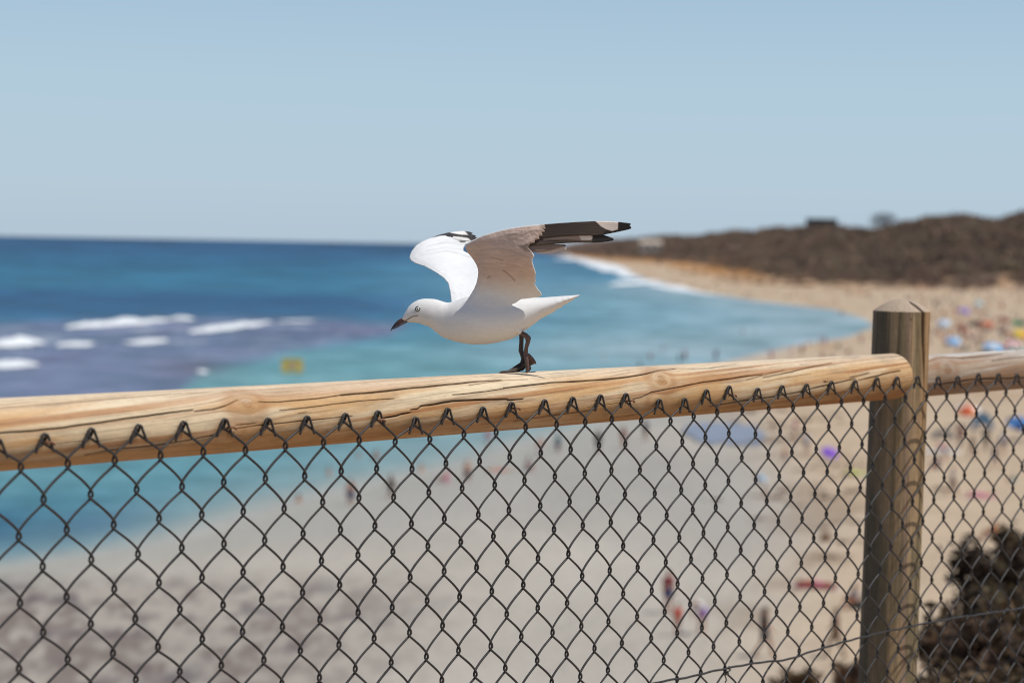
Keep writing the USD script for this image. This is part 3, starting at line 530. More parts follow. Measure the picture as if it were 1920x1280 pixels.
def sheet(poly, vctrl, step, edge_le, t_le, t_in, ripple=None, seed=1):
    """a thin closed shape with the given outline (photograph pixels) lying on the surface depth(px, py)"""
    P = shapely.Polygon(poly).buffer(0)
    if P.geom_type != 'Polygon': P = max(P.geoms, key=lambda g: g.area)
    L = P.exterior.length; m = int(L / step); bd = np.array([P.exterior.interpolate(q * L / m).coords[0] for q in range(m)])
    x0, y0, x1, y1 = P.bounds
    gx, gy = np.meshgrid(np.arange(x0, x1, step), np.arange(y0, y1, step * 0.87)); gx = gx + (np.arange(gy.shape[0]) % 2)[:, None] * step / 2
    g = np.stack([gx.ravel(), gy.ravel()], 1); g = g[polydist(g[:, 0], g[:, 1], bd) > step * 0.55]
    pts = np.vstack([bd, g]); tr = Delaunay(pts).simplices; cen = pts[tr].mean(1); tr = tr[polydist(cen[:, 0], cen[:, 1], bd) > 0]
    A, B, C_ = pts[tr[:, 0]], pts[tr[:, 1]], pts[tr[:, 2]]
    ar = (B[:, 0] - A[:, 0]) * (C_[:, 1] - A[:, 1]) - (B[:, 1] - A[:, 1]) * (C_[:, 0] - A[:, 0]); tr = tr[np.abs(ar) > 1e-7]; ar = ar[np.abs(ar) > 1e-7]
    tr[ar < 0] = tr[ar < 0][:, ::-1]
    vc = np.asarray(vctrl, float); rbf = RBFInterpolator(vc[:, :2], vc[:, 2], kernel='thin_plate_spline', smoothing=0.5)
    d = rbf(pts); nb = len(bd)
    de = np.abs(polydist(pts[:, 0], pts[:, 1], bd)); dl = linedist(pts[:, 0], pts[:, 1], edge_le)
    th = np.minimum(t_in + t_le * np.exp(-(dl / 14.0) ** 1.3), 0.0007 + 0.0011 * de ** 0.75); th[:nb] = 0
    rp = ripple(pts) if ripple else 0
    fr = bp(pts[:, 0], pts[:, 1], d - th / 2 - rp * (de > 0.3)); bk = bp(pts[:, 0], pts[:, 1], d + th / 2 - rp * (de > 0.3))
    idx = np.concatenate([np.arange(nb), len(pts) + np.arange(len(pts) - nb)])
    Vv = np.vstack([fr, bk[nb:]]); Ff = np.vstack([tr, idx[tr[:, ::-1]]])
    M = trimesh.Trimesh(Vv, Ff, process=False)
    if M.volume < 0: M.invert()
    side = np.concatenate([np.zeros(len(pts)), np.ones(len(pts) - nb)]); q = np.vstack([pts, pts[nb:]])
    return M, q, side
NEAR_LE = [(866, 572), (872, 563), (878, 556), (884, 549), (889, 541), (893.5, 530), (896, 518), (896.7, 511), (896, 504), (893.5, 497), (889, 489), (884, 482), (878, 475), (874, 468.5), (872.8, 463), (874, 459), (878, 456), (884, 452), (895, 446), (906, 441.2), (917, 437.8), (930, 434), (944, 430.5), (958, 427.7), (971, 425.5), (985, 423.5), (998, 422.1), (1010, 421.2), (1019, 420.6)]
NEAR = NEAR_LE + [(1023, 423), (1020.5, 425), (1024, 428.5), (1019.5, 430), (1022, 434.5), (1016, 436.5), (1017.5, 442), (1010.5, 443), (1011.5, 448.5), (1003, 450), (1002, 455.5), (994, 457), (990, 464), (997, 471), (999.5, 475), (1002, 479.5), (999.5, 484), (998, 490), (1000.5, 498.4), (1003, 505.5), (1005, 512.5), (1004, 519), (1004.7, 526.6), (1002.8, 532), (1007.5, 540.6), (1014, 547.7), (1015.7, 552.6), (1012.4, 556.4), (996, 558.6), (976.6, 561.5), (968, 570), (945, 579), (915, 582), (888, 580), (870, 577)]
NEAR_V = [(868, 575, -.033), (900, 580, -.046), (930, 581, -.048), (960, 572, -.043), (878, 556, -.032), (900, 556, -.041), (940, 556, -.046), (976, 560, -.046), (1012, 556, -.052), (896, 515, -.046), (950, 515, -.070), (1004, 515, -.090), (873, 462, -.048), (890, 490, -.047), (930, 462, -.080), (1000, 474, -.108), (930, 436, -.074), (1020, 421, -.100), (1020, 445, -.104), (1100, 418, -.096), (1100, 455, -.094), (1184, 424, -.058), (1150, 449, -.066), (1060, 468, -.104)]
def near_ripple(p):
    # overlapping rows of covert feathers: a fan of shallow shingles from the wing's front edge
    ang = np.arctan2(p[:, 1] - 455, p[:, 0] - 868); rr = np.hypot(p[:, 0] - 868, p[:, 1] - 455)
    w = sstep(rr, 25, 70) * (1 - sstep(p[:, 1], 520, 552))
    saw = (ang * 15 + 2.2 * meshkit.noise(np.c_[p / 20, 0 * rr])) % 1.0
    row = (rr / 24 + 1.4 * meshkit.noise(np.c_[p / 9, 0 * rr + 2])) % 1.0
    return w * (0.00045 * (saw - 0.5) + 0.00030 * (row - 0.5)) + 0.0009 * (meshkit.fbm(np.c_[p / 7, 0 * rr]) - 0.5)
nearM, nq, ns = sheet(NEAR, NEAR_V, 1.15, NEAR_LE, 0.0085, 0.0022, near_ripple)
FAR_LE = [(846, 572), (845.8, 563.8), (844, 547.7), (840, 530.8), (831.7, 521), (816, 510), (795, 499), (778, 493.5), (770, 488), (767.6, 482.5), (768.8, 477), (771, 471.7), (779.7, 460.5), (791, 452.7), (807.8, 445.7), (823.3, 440.2), (838.8, 436.3), (852.8, 434.3), (866.9, 433.2)]
FAR = FAR_LE + [(874, 433.6), (884, 438), (886, 446), (884, 452), (872.5, 459), (869, 465), (869, 470), (874, 473), (890, 480), (915, 498), (938, 526), (950, 552), (958, 570), (920, 590), (880, 588), (856, 580)]
FAR_V = [(846, 568, .030), (880, 580, .045), (930, 575, .046), (958, 562, .040), (840, 530, .056), (795, 499, .100), (768, 483, .132), (792, 452, .170), (825, 440, .215), (867, 434, .275), (895, 445, .325), (872, 470, .25), (905, 490, .19), (935, 525, .11), (885, 520, .105), (840, 480, .155)]
def far_ripple(p):
    ang = np.arctan2(p[:, 1] - 470, p[:, 0] - 755); saw = (ang * 13 + 0.5 * meshkit.noise(np.c_[p / 25, 0 * ang])) % 1.0
    rr = np.hypot(p[:, 0] - 760, p[:, 1] - 480)
    return sstep(rr, 30, 80) * 0.0016 * (saw - 0.5) * (1 - sstep(p[:, 1], 500, 535)) + 0.0008 * (meshkit.fbm(np.c_[p / 8, 0 * ang]) - 0.5)
farM, fq, fs = sheet(FAR, FAR_V, 1.15, FAR_LE, 0.008, 0.0022, far_ripple)

def paint(c, px, py, poly, col, soft=0.8, amt=1.0):
    m = sstep(polydist(px, py, poly), -soft, soft)[:, None] * amt
    return c * (1 - m) + np.asarray(col) * m
DARKF = np.array([0.040, 0.035, 0.034]); BROWNF = np.array([0.085, 0.062, 0.050])
# body colours
px, py = pix(bodyM.vertices); cb = np.repeat(WHITE[None], len(px), 0) * (0.97 + 0.05 * meshkit.fbm(np.c_[px / 6, py / 4, 0 * px])[:, None])
gape = linedist(px, py, [(752, 607), (761, 601), (769, 595.6), (775, 592.6), (781, 592.0), (783, 592.3)]); cb = cb * (1 - 0.93 * np.exp(-(gape / 0.9) ** 2) * (px > 753))[:, None]
cb = cb * (1 - 0.22 * np.exp(-(((px - 777) / 7) ** 2 + ((py - 584) / 3.5) ** 2)))[:, None]
cb = cb * (1 - 0.10 * np.exp(-(linedist(px, py, [(786, 592), (796, 594), (805, 597)]) / 1.6) ** 2))[:, None]
# near wing, seen from below
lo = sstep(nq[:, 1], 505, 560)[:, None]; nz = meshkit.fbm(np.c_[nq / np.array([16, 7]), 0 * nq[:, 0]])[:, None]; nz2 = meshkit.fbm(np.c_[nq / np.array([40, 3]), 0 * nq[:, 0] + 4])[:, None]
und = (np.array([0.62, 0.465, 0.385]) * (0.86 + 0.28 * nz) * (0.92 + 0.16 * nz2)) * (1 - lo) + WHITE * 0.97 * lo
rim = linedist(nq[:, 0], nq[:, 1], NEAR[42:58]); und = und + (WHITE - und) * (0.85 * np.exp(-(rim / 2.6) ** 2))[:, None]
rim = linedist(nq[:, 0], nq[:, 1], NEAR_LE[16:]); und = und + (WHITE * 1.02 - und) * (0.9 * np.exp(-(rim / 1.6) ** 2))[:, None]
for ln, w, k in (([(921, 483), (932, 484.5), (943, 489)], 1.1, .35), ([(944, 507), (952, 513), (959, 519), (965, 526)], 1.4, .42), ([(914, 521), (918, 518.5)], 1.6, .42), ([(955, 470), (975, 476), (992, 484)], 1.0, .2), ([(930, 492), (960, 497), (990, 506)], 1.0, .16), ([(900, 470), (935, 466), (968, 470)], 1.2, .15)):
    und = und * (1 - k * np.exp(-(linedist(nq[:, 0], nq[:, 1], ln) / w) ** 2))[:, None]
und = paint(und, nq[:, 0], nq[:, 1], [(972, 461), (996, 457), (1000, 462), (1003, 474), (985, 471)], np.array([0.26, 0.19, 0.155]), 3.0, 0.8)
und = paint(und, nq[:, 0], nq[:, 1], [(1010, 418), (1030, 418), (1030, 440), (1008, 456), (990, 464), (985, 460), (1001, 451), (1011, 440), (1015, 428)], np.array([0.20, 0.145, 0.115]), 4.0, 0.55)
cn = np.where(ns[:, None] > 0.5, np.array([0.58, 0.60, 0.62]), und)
# far wing, seen from above
up = np.repeat(np.array([[0.76, 0.77, 0.77]]), len(fq), 0) * (0.95 + 0.10 * meshkit.fbm(np.c_[fq / np.array([18, 5]), 0 * fq[:, 0]])[:, None])
for ln in ([(800, 462), (830, 455), (862, 457)], [(800, 470), (835, 464), (868, 468)], [(820, 458), (850, 450), (866, 449)], [(790, 478), (840, 470), (880, 482)], [(834, 470), (858, 474), (886, 484)]):
    up = up * (1 - 0.10 * np.exp(-(linedist(fq[:, 0], fq[:, 1], ln) / 1.4) ** 2))[:, None]
BLK = [(807, 446.5), (823, 439), (838, 434), (853, 432), (886, 433), (900, 446), (884, 452), (880, 449), (876, 445.5), (866, 443.5), (850, 443.5), (846, 442), (835, 441.5), (826, 442)]
up = paint(up, fq[:, 0], fq[:, 1], BLK, DARKF, 0.7)
up = paint(up, fq[:, 0], fq[:, 1], [(844, 436.2), (853, 431), (868, 431), (874, 436), (878, 440.5), (866, 440), (856, 438.5)], WHITE, 0.7)
up = paint(up, fq[:, 0], fq[:, 1], [(858, 450.5), (862, 451.5), (876, 451), (872, 454.5), (864, 455)], DARKF, 0.7, 0.9)
cf = np.where(fs[:, None] > 0.5, np.array([0.45, 0.37, 0.32]), up)

def mani(m): return manifold3d.Manifold(manifold3d.Mesh(np.asarray(m.vertices, np.float32), np.asarray(m.faces, np.uint32)))
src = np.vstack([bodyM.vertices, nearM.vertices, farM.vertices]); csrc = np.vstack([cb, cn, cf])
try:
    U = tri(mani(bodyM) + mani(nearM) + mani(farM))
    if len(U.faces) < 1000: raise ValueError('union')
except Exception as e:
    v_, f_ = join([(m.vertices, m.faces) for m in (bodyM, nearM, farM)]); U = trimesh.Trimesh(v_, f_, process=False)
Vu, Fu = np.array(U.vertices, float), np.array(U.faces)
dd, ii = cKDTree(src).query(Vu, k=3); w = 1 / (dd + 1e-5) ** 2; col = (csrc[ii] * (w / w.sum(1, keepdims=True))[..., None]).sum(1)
dA = cKDTree(bodyM.vertices).query(Vu)[0]; dN = cKDTree(np.vstack([nearM.vertices, farM.vertices])).query(Vu)[0]
blendw = np.exp(-(np.maximum(dA, dN) / 0.0075) ** 2)
E = np.unique(np.sort(np.vstack([Fu[:, [0, 1]], Fu[:, [1, 2]], Fu[:, [2, 0]]]), 1), axis=0)
import scipy.sparse as ssp
G = ssp.coo_matrix((np.ones(2 * len(E)), (np.r_[E[:, 0], E[:, 1]], np.r_[E[:, 1], E[:, 0]])), (len(Vu), len(Vu))).tocsr(); deg = np.maximum(np.asarray(G.sum(1)).ravel(), 1)
for it in range(26):
    avg = (G @ Vu) / deg[:, None]; Vu = Vu + (avg - Vu) * (0.6 * blendw)[:, None]
    if it < 8: col = col + ((G @ col) / deg[:, None] - col) * (0.5 * blendw)[:, None]
M_plume = usdkit.material(stage, '/World/Looks/plumage', {
    'a': ('attribute', {'attribute': 'tint'}), 'tc': ('geometry', {}), 'mp': ('mapping', {'scale': (0.35, 1, 1)}),
    'nz': ('noise_texture', {'scale': 900.0, 'detail': 4.0}), 'bp': ('bump', {'strength': 0.20, 'distance': 0.0012}), 'n2': ('noise_texture', {'scale': 220.0, 'detail': 3.0}),
    'rr': ('map_range', {'from_min': 0.3, 'from_max': 0.7, 'to_min': 0.965, 'to_max': 1.02}), 'mx': ('vector_math', {'math_type': 'scale'}),
    'p': ('principled_bsdf', {'roughness': 0.75, 'specular_ior_level': 0.18, 'sheen_weight': 0.12, 'sheen_roughness': 0.5}), 'tr': ('translucent_bsdf', {}), 'mix': ('mix_closure', {'fac': 0.10})},
    [('tc.position', 'mp.vector'), ('mp.vector', 'nz.vector'), ('nz.fac', 'bp.height'), ('bp.normal', 'p.normal'), ('mp.vector', 'n2.vector'), ('n2.fac', 'rr.value'), ('a.color', 'mx.vector1'), ('rr.result', 'mx.scale'),
     ('mx.vector', 'p.base_color'), ('mx.vector', 'tr.color'), ('p.BSDF', 'mix.closure1'), ('tr.BSDF', 'mix.closure2')], surface='mix.closure')
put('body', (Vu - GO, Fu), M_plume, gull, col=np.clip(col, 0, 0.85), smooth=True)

# flight feathers of the wing tips
def feather(poly, ctrl, dv, paints, base, label=None, le=None):
    cv = [(x, y, v + dv) for x, y, v in ctrl]
    M, q, side = sheet(poly, cv, 1.0, le or poly, 0.0006, 0.0012, lambda p: 0.00012 * np.sin(p[:, 1] * 1.5 + p[:, 0] * 0.12))
    c = np.repeat(np.asarray(base, float)[None], len(q), 0) * (0.75 + 0.5 * meshkit.fbm(np.c_[q / np.array([30, 1.6]), 0 * q[:, 0]])[:, None])
    for pl, cc, soft in paints: c = paint(c, q[:, 0], q[:, 1], pl, cc, soft)
    put('wing_feather', (np.array(M.vertices) - GO, np.array(M.faces)), M_plume, gull, col=np.clip(c, 0, 0.85), smooth=True, label=label)
MIR = [(1115, 413), (1127, 424.5), (1137, 430), (1148, 433), (1158.5, 430), (1159.5, 416), (1140, 412)]
feather([(985, 424.5), (1018, 420.8), (1050, 418.2), (1085, 416), (1115, 414.6), (1140, 415), (1160, 416.2), (1174, 417.6), (1182.5, 419), (1183, 421), (1180.5, 422.5), (1183, 425), (1184, 428.5), (1178, 430.5), (1160, 434.5), (1145, 437.5), (1132, 440.2), (1105, 442), (1060, 442), (1015, 446), (985, 446)], NEAR_V, 0.0030,
        [([(1150, 405), (1200, 405), (1200, 450), (1120, 450), (1137, 431)], DARKF * 0.6, 2.0), (MIR, np.array([0.74, 0.66, 0.60]), 1.0), ([(1159, 410), (1195, 410), (1195, 440), (1159, 434)], DARKF * 0.6, 0.6)], np.array([0.062, 0.046, 0.038]), 'outermost dark primaries with a pale mirror near the tip')
feather([(985, 440), (1020, 437), (1060, 436), (1100, 437), (1131, 440), (1141, 443.5), (1149, 446.5), (1151.5, 449.5), (1148, 451.5), (1130, 454.2), (1110, 455.3), (1085, 454.8), (1060, 456), (1030, 458.5), (1000, 461), (985, 462)], NEAR_V, 0.0055,
        [([(1018, 447.5), (1050, 444), (1085, 441.5), (1108, 440), (1112, 445), (1108, 449.5), (1092, 450), (1060, 449), (1020, 450.5)], np.array([0.36, 0.27, 0.22]), 2.0), ([(1086, 442.5), (1106, 440.5), (1112, 445), (1108, 449.3), (1090, 449.6)], np.array([0.72, 0.64, 0.58]), 1.5), ([(1112, 436), (1160, 440), (1160, 456), (1110, 456)], DARKF * 0.6, 1.5)], np.array([0.085, 0.062, 0.050]), 'second dark primary with a pale streak and a pale spot')
feather([(968, 456), (1000, 458), (1030, 457.5), (1058, 458.5), (1062, 459.8), (1060, 461.5), (1050, 464.3), (1030, 469.5), (1012, 472.5), (995, 473), (975, 468)], NEAR_V, 0.0085,
        [([(1045, 457), (1064, 458), (1062, 462.5), (1052, 464), (1058, 460.5)], DARKF, 0.6)], np.array([0.27, 0.20, 0.165]), 'grey brown inner primary')
feather([(985, 462), (1020, 463), (1045, 463), (1060, 460.5), (1063.5, 464), (1062, 468), (1050, 470), (1035, 474.5), (1022, 475), (1005, 473.5)], NEAR_V, 0.0115,
        [([(1058, 455), (1070, 455), (1070, 475), (1059, 472)], WHITE, 1.2)], np.array([0.56, 0.48, 0.46]), 'pale inner primary with a white tip')
FB = DARKF * 0.8
feather([(862, 434), (868, 433.4), (880, 434.3), (886.8, 437), (883.5, 439.6), (887.5, 440), (893, 442), (891, 443.8), (894.8, 446), (890, 449), (882, 451.6), (874, 450), (866, 444)], FAR_V, 0.004,
        [([(858, 436), (868, 431), (874, 437), (879, 441.5), (868, 441)], WHITE, 0.6)], FB, 'black tips of the far wing')
feather([(834, 441), (850, 441.5), (866, 443), (878, 444.5), (882, 448), (880, 451.5), (872, 452), (856, 449)], FAR_V, -0.003, [([(850, 443), (866, 444.5), (876, 446), (881.5, 449), (878, 452), (866, 452.5), (848, 448)], WHITE * 0.97, 0.6)], FB, 'far primary with a white inner half')

# bill
def mandible(topl, botl, wl, name, colf):
    """topl, botl: pixel lines from base to tip; wl: half widths"""
    tq = np.linspace(0, 1, 46); T_ = np.stack([PchipInterpolator(np.linspace(0, 1, len(topl)), np.array(topl)[:, i])(tq) for i in (0, 1)], 1); B_ = np.stack([PchipInterpolator(np.linspace(0, 1, len(botl)), np.array(botl)[:, i])(tq) for i in (0, 1)], 1)
    w = PchipInterpolator(np.linspace(0, 1, len(wl)), wl)(tq); ang = np.linspace(0, 2 * np.pi, 24, endpoint=False)
    c = (T_ + B_) / 2; h = (B_ - T_) / 2
    px_ = c[:, None, 0] + h[:, None, 0] * np.sin(ang); py_ = c[:, None, 1] + h[:, None, 1] * np.sin(ang); vv = w[:, None] * np.cos(ang)
    v = bp(px_, py_, vv).reshape(-1, 3); f = gridfaces(46, 24, True); v = np.vstack([v, bp(c[0, 0], c[0, 1], 0.0)[None], bp(c[-1, 0], c[-1, 1], 0.0)[None]]); i = np.arange(24); j = (i + 1) % 24
    f = np.vstack([f, np.stack([np.full(24, len(v) - 2), j, i], 1), np.stack([np.full(24, len(v) - 1), 45 * 24 + i, 45 * 24 + j], 1)])
    M = trimesh.Trimesh(v, f, process=False)
    if M.volume < 0: M.invert()
    p, q = pix(v); c = colf(p, q)
    put(name, (np.array(M.vertices) - GO, np.array(M.faces)), M_bill, gull, col=c, smooth=True)
M_bill = tint_mat('bill_horn', 0.30, 0.5, noise=(500, 0.8, 1.2, (1, 1, 1)))
def colu(p, q):
    a = sstep(p, 740, 754)[:, None]; return np.array([0.025, 0.022, 0.026]) * (1 - a) + np.array([0.11, 0.042, 0.032]) * a
def coll(p, q):
    a = sstep(p, 741, 752)[:, None]; return np.array([0.022, 0.020, 0.024]) * (1 - a) + np.array([0.15, 0.062, 0.038]) * a
mandible([(758, 592.5), (753, 596.0), (747, 599.4), (741, 605), (736.5, 610.8), (733.4, 616.2), (732.0, 621)], [(770, 596.3), (763.5, 600), (756, 604.2), (749, 608.2), (742, 612.7), (736, 617.2), (732.4, 621.2)], [0.0080, 0.0068, 0.0056, 0.0044, 0.0033, 0.0022, 0.0006], 'upper_bill', colu)
mandible([(770, 597), (763, 600.9), (756, 604.8), (749, 608.8), (742, 613.3), (737, 617)], [(767, 602.4), (762, 605.2), (755, 608.6), (748, 612.4), (742, 615.6), (737, 618)], [0.0066, 0.0058, 0.0048, 0.0036, 0.0025, 0.0010], 'lower_bill', coll)
# eye with its dark ring, pale iris and pupil
for sgn in (-1, 1):
    ev = sgn * (float(fW(783.0)) * 1.0)
    c0 = bp(np.array(783.2), np.array(579.2), ev); out = c0 - bp(np.array(783.2), np.array(581.0), 0.0); out /= np.linalg.norm(out); out = 0.93 * np.array([0, sgn, 0]) + 0.25 * out * np.array([1, 0, 1]) + np.array([-0.12, 0, 0.06]); out /= np.linalg.norm(out)
    s_ = trimesh.creation.icosphere(5, 0.0062); d = s_.vertices / 0.0062 @ out
    r_ = np.sqrt(np.clip(1 - d * d, 0, 1)) * 0.0062 * (d > 0) + 0.0062 * (d <= 0)
    c = np.where(r_[:, None] < 0.00165, [0.01, 0.01, 0.012], np.where(r_[:, None] < 0.0034, [0.72, 0.70, 0.66], [0.018, 0.016, 0.016]))
    put('eye', (s_.vertices * np.array([1, 1, 1]) - out * 0.0040 + c0 - GO, s_.faces), tint_mat('eye_gloss', 0.12, 0.5) if sgn < 0 else '/World/Looks/eye_gloss', gull, col=c, smooth=True)
# legs and webbed feet
M_leg = tint_mat('leg_skin', 0.5, 0.4, noise=(420, 0.5, 1.5, (1, 1, 1)), bump=(900, 0.5, 0.001))
def leg_mesh(chain, webs):
    spec = []
    for line in chain:
        for (x, y, v, r), (x2, y2, v2, r2) in zip(line[:-1], line[1:]):
            spec.append(((bp(np.array(float(x)), np.array(float(y)), v), r * 1.2), (bp(np.array(float(x2)), np.array(float(y2)), v2), r2 * 1.2)))
    ex = []
    for w in webs:
        ps_ = [manifold3d.Manifold.sphere(0.0009, 8).translate(list(map(float, bp(np.array(float(x)), np.array(float(y)), v)))) for x, y, v in w]
        ex.append(manifold3d.Manifold.batch_hull(ps_))
    m = bones(spec, 14, ex); m = tri(m.refine_to_length(0.0022)); trimesh.smoothing.filter_taubin(m, iterations=6)
    return m
for nm, chain, webs, thigh in (
    ('near', [[(974, 621, -.026, .0040), (978, 625, -.025, .0036), (985, 628, -.023, .0040), (990.3, 634, -.020, .0046), (989.8, 641, -.018, .0036), (986.5, 652, -.014, .0031), (985.7, 664, -.010, .0036)], [(985.7, 664, -.010, .0036), (987.5, 675, -.012, .0034), (988.4, 686, -.012, .0030), (988.2, 695.6, -.010, .0026)], [(986, 664, -.008, .0034), (992, 666.5, -.006, .0030), (998.5, 673, -.003, .0026), (1002.5, 678, -.002, .0020), (1004.6, 681.5, -.002, .0008)], [(986.2, 666, -.004, .0032), (990.5, 680, .004, .0026), (993.5, 691, .006, .0022), (990.5, 696.2, .004, .0010)]],
     [[(987, 667, -.010), (1001, 677, -.002), (1003, 681, -.002), (990, 682, .004)], [(988, 672, -.008), (988.4, 690, -.012), (993.5, 692, .006), (991, 680, .004)], [(990, 680, .002), (1003, 681, -.002), (994, 684.5, .005)]], [(962, 606, -.030, .0150), (968, 614, -.029, .0095), (973.2, 620, -.027, .0058), (975.2, 623.2, -.026, .0042)]),
    ('far', [[(977, 616, .020, .0046), (978, 627, .020, .0040), (977.6, 642, .019, .0036), (976.8, 657, .018, .0040), (979.6, 665, .016, .0040), (982, 672, .014, .0042)], [(982, 672, .014, .0042), (978.5, 683, .008, .0036), (972, 690.2, -.004, .0030), (962, 694.6, -.020, .0026), (950, 696.8, -.032, .0022), (941, 696.9, -.040, .0018), (936.8, 698.2, -.043, .0007)], [(982, 673, .012, .0040), (981, 684, .012, .0034), (976, 692.5, .012, .0028), (966, 696.3, .004, .0026), (959, 697.4, -.004, .0018)], [(982.5, 674, .012, .0036), (983, 686, .016, .0032), (980, 691.5, .020, .0026), (973, 694.5, .024, .0018)]],
     [[(982, 676, .012), (972, 690.5, -.004), (950, 696.6, -.030), (975, 692.5, .012)], [(972, 691, -.004), (943, 697, -.038), (960, 697.2, -.004)], [(982, 682, .012), (975, 692.5, .012), (980, 691.5, .018)]], [(968, 602, .028, .015), (973, 610, .026, .0095), (976.5, 616, .022, .0055)])):
    m = leg_mesh(chain, webs); c = np.repeat(np.array([[0.050, 0.034, 0.029]]), len(m.vertices), 0)
    if nm == 'near': c = np.array([0.105, 0.062, 0.050]) * (0.7 + 0.6 * meshkit.fbm(m.vertices * 200)[:, None])
    L = put('leg', (np.array(m.vertices) - GO, np.array(m.faces)), M_leg, gull, col=c, smooth=True)
    t_ = bones([((bp(np.array(float(a_[0])), np.array(float(a_[1])), a_[2]), a_[3]), (bp(np.array(float(b_[0])), np.array(float(b_[1])), b_[2]), b_[3])) for a_, b_ in zip(thigh[:-1], thigh[1:])], 20)
    t_ = tri(t_.refine_to_length(0.0022)); trimesh.smoothing.filter_taubin(t_, iterations=14); t_.vertices += t_.vertex_normals * (0.0008 * (meshkit.fbm(t_.vertices * 500)[:, None] - 0.5))
    put('leg_feathers', (np.array(t_.vertices) - GO, np.array(t_.faces)), M_plume, gull, col=np.repeat(WHITE[None], len(t_.vertices), 0), smooth=True)

# ------------------------------------------------------------------ dune scrub, tree, huts, near shrubs
def leaf_clump(seed, n=90, flat=0.75):
    r = np.random.default_rng(seed); vs, fs = [], []
    lobes = r.normal(0, 0.42, (7, 3)) * [1, 1, 0.5]; lobes[:, 2] = np.abs(lobes[:, 2]) + 0.25
    for i in range(n):
        c = lobes[r.integers(7)] + r.normal(0, 0.24, 3); c[2] = max(c[2] * flat, 0.02)
        a = r.normal(0, 1, 3); a /= np.linalg.norm(a); b = np.cross(a, r.normal(0, 1, 3)); b /= np.linalg.norm(b); k = 0.15 + 0.13 * r.random()
        vs.append(np.array([c - a * k, c + b * k * 0.45 , c + a * k, c - b * k * 0.45])); fs.append(np.array([[0, 1, 2], [0, 2, 3]]))
    return join(list(zip(vs, fs)))
def leaf_mat(name, c, tr=0.25):
    c = np.asarray(c, float)
    return usdkit.material(stage, '/World/Looks/' + name, {'oi': ('object_info', {}), 'ge': ('geometry', {}), 'ad': ('math', {'math_type': 'add'}), 'fr': ('math', {'math_type': 'fraction'}),
        'rp': ('rgb_ramp', {'ramp': [(0, tuple(c * 0.55)), (0.35, tuple(c * [1.1, 0.95, 0.9])), (0.7, tuple(c * [1.0, 1.1, 0.85])), (1, tuple(c * [1.7, 1.45, 1.2]))]}),
        'd': ('principled_bsdf', {'roughness': 0.7, 'specular_ior_level': 0.2}), 't': ('translucent_bsdf', {}), 'm': ('mix_closure', {'fac': tr})},
        [('oi.random', 'ad.value1'), ('ge.random_per_island', 'ad.value2'), ('ad.value', 'fr.value1'), ('fr.value', 'rp.fac'), ('rp.color', 'd.base_color'), ('rp.color', 't.color'), ('d.BSDF', 'm.closure1'), ('t.BSDF', 'm.closure2')], surface='m.closure')
M_scrub = leaf_mat('scrub_leaves', (0.20, 0.150, 0.120), 0.2); M_shrub = leaf_mat('shrub_leaves', (0.105, 0.072, 0.048)); M_bark = plain('bark', (0.13, 0.09, 0.065), 0.9, 0.1, 0.3, 12)
def scatter(name, label, pts, sizes, rng, material, nproto=4, flat=0.75):
    pi = UsdGeom.PointInstancer.Define(stage, numbered(name)); base = str(pi.GetPath()); tg = []
    UsdGeom.Scope.Define(stage, base + '/kinds')
    for k in range(nproto):
        usdkit.mesh(stage, f'{base}/kinds/bush_{k + 1:03d}', leaf_clump(100 + k, 90, flat), material); tg.append(Sdf.Path(f'{base}/kinds/bush_{k + 1:03d}'))
    pi.CreatePrototypesRel().SetTargets(tg); n = len(pts)
    pi.CreatePositionsAttr(Vt.Vec3fArray.FromNumpy(np.asarray(pts, np.float32))); pi.CreateProtoIndicesAttr(Vt.IntArray.FromNumpy(rng.integers(0, nproto, n).astype(np.int32)))
    pi.CreateScalesAttr(Vt.Vec3fArray.FromNumpy(np.asarray(sizes, np.float32))); a = rng.random(n) * 6.283
    pi.CreateOrientationsAttr(Vt.QuathArray([Gf.Quath(math.cos(x / 2), 0, 0, math.sin(x / 2)) for x in a]))
    return tag(pi.GetPrim(), label, kind='stuff')
rg = np.random.default_rng(5); N = 60000
Y_ = np.exp(rg.uniform(np.log(640), np.log(4200), N)); X_ = Y_ * rg.uniform(0.02, 0.285, N); u_ = dune_u(X_, Y_)
dens = sstep(u_, -2, 10) * (1 - sstep(u_, 190, 240)) * (0.55 + 0.45 * (fbm2(X_ / 30, Y_ / 30, 3, 61) > 0.44)) * np.clip(Y_ / 1100, 0.5, 1.0)
dens = dens * (1 - 0.9 * sstep(fbm2(X_ / 7, Y_ / 26, 5, 29), 0.48, 0.60) * (1 - sstep(u_, 8, 34)))
keep = (rg.random(N) < dens * 0.55) & (u_ > -3); X_, Y_, u_ = X_[keep], Y_[keep], u_[keep]
sz = (1.4 + 4.2 * rg.random(len(X_)) ** 3.5) * (0.7 + 0.5 * sstep(u_, 5, 60)); zz_ = ground(X_, Y_) - 0.25
scatter('dune_scrub', 'dark brown green coastal scrub covering the dunes', np.c_[X_, Y_, zz_], np.c_[sz, sz, sz * rg.uniform(0.6, 1.0, len(sz))], rg, M_scrub)
N = 5200; Y_ = np.exp(rg.uniform(np.log(620), np.log(2600), N)); X_ = Y_ * rg.uniform(0.03, 0.27, N); u_ = dune_u(X_, Y_)
keep = (u_ > -34) & (u_ < 4) & (rg.random(N) < 0.25 + 0.75 * sstep(u_, -30, 0)) & (fbm2(X_ / 16, Y_ / 26, 3, 67) > 0.43); X_, Y_ = X_[keep], Y_[keep]; sz = 0.7 + 1.2 * rg.random(len(X_)) ** 2
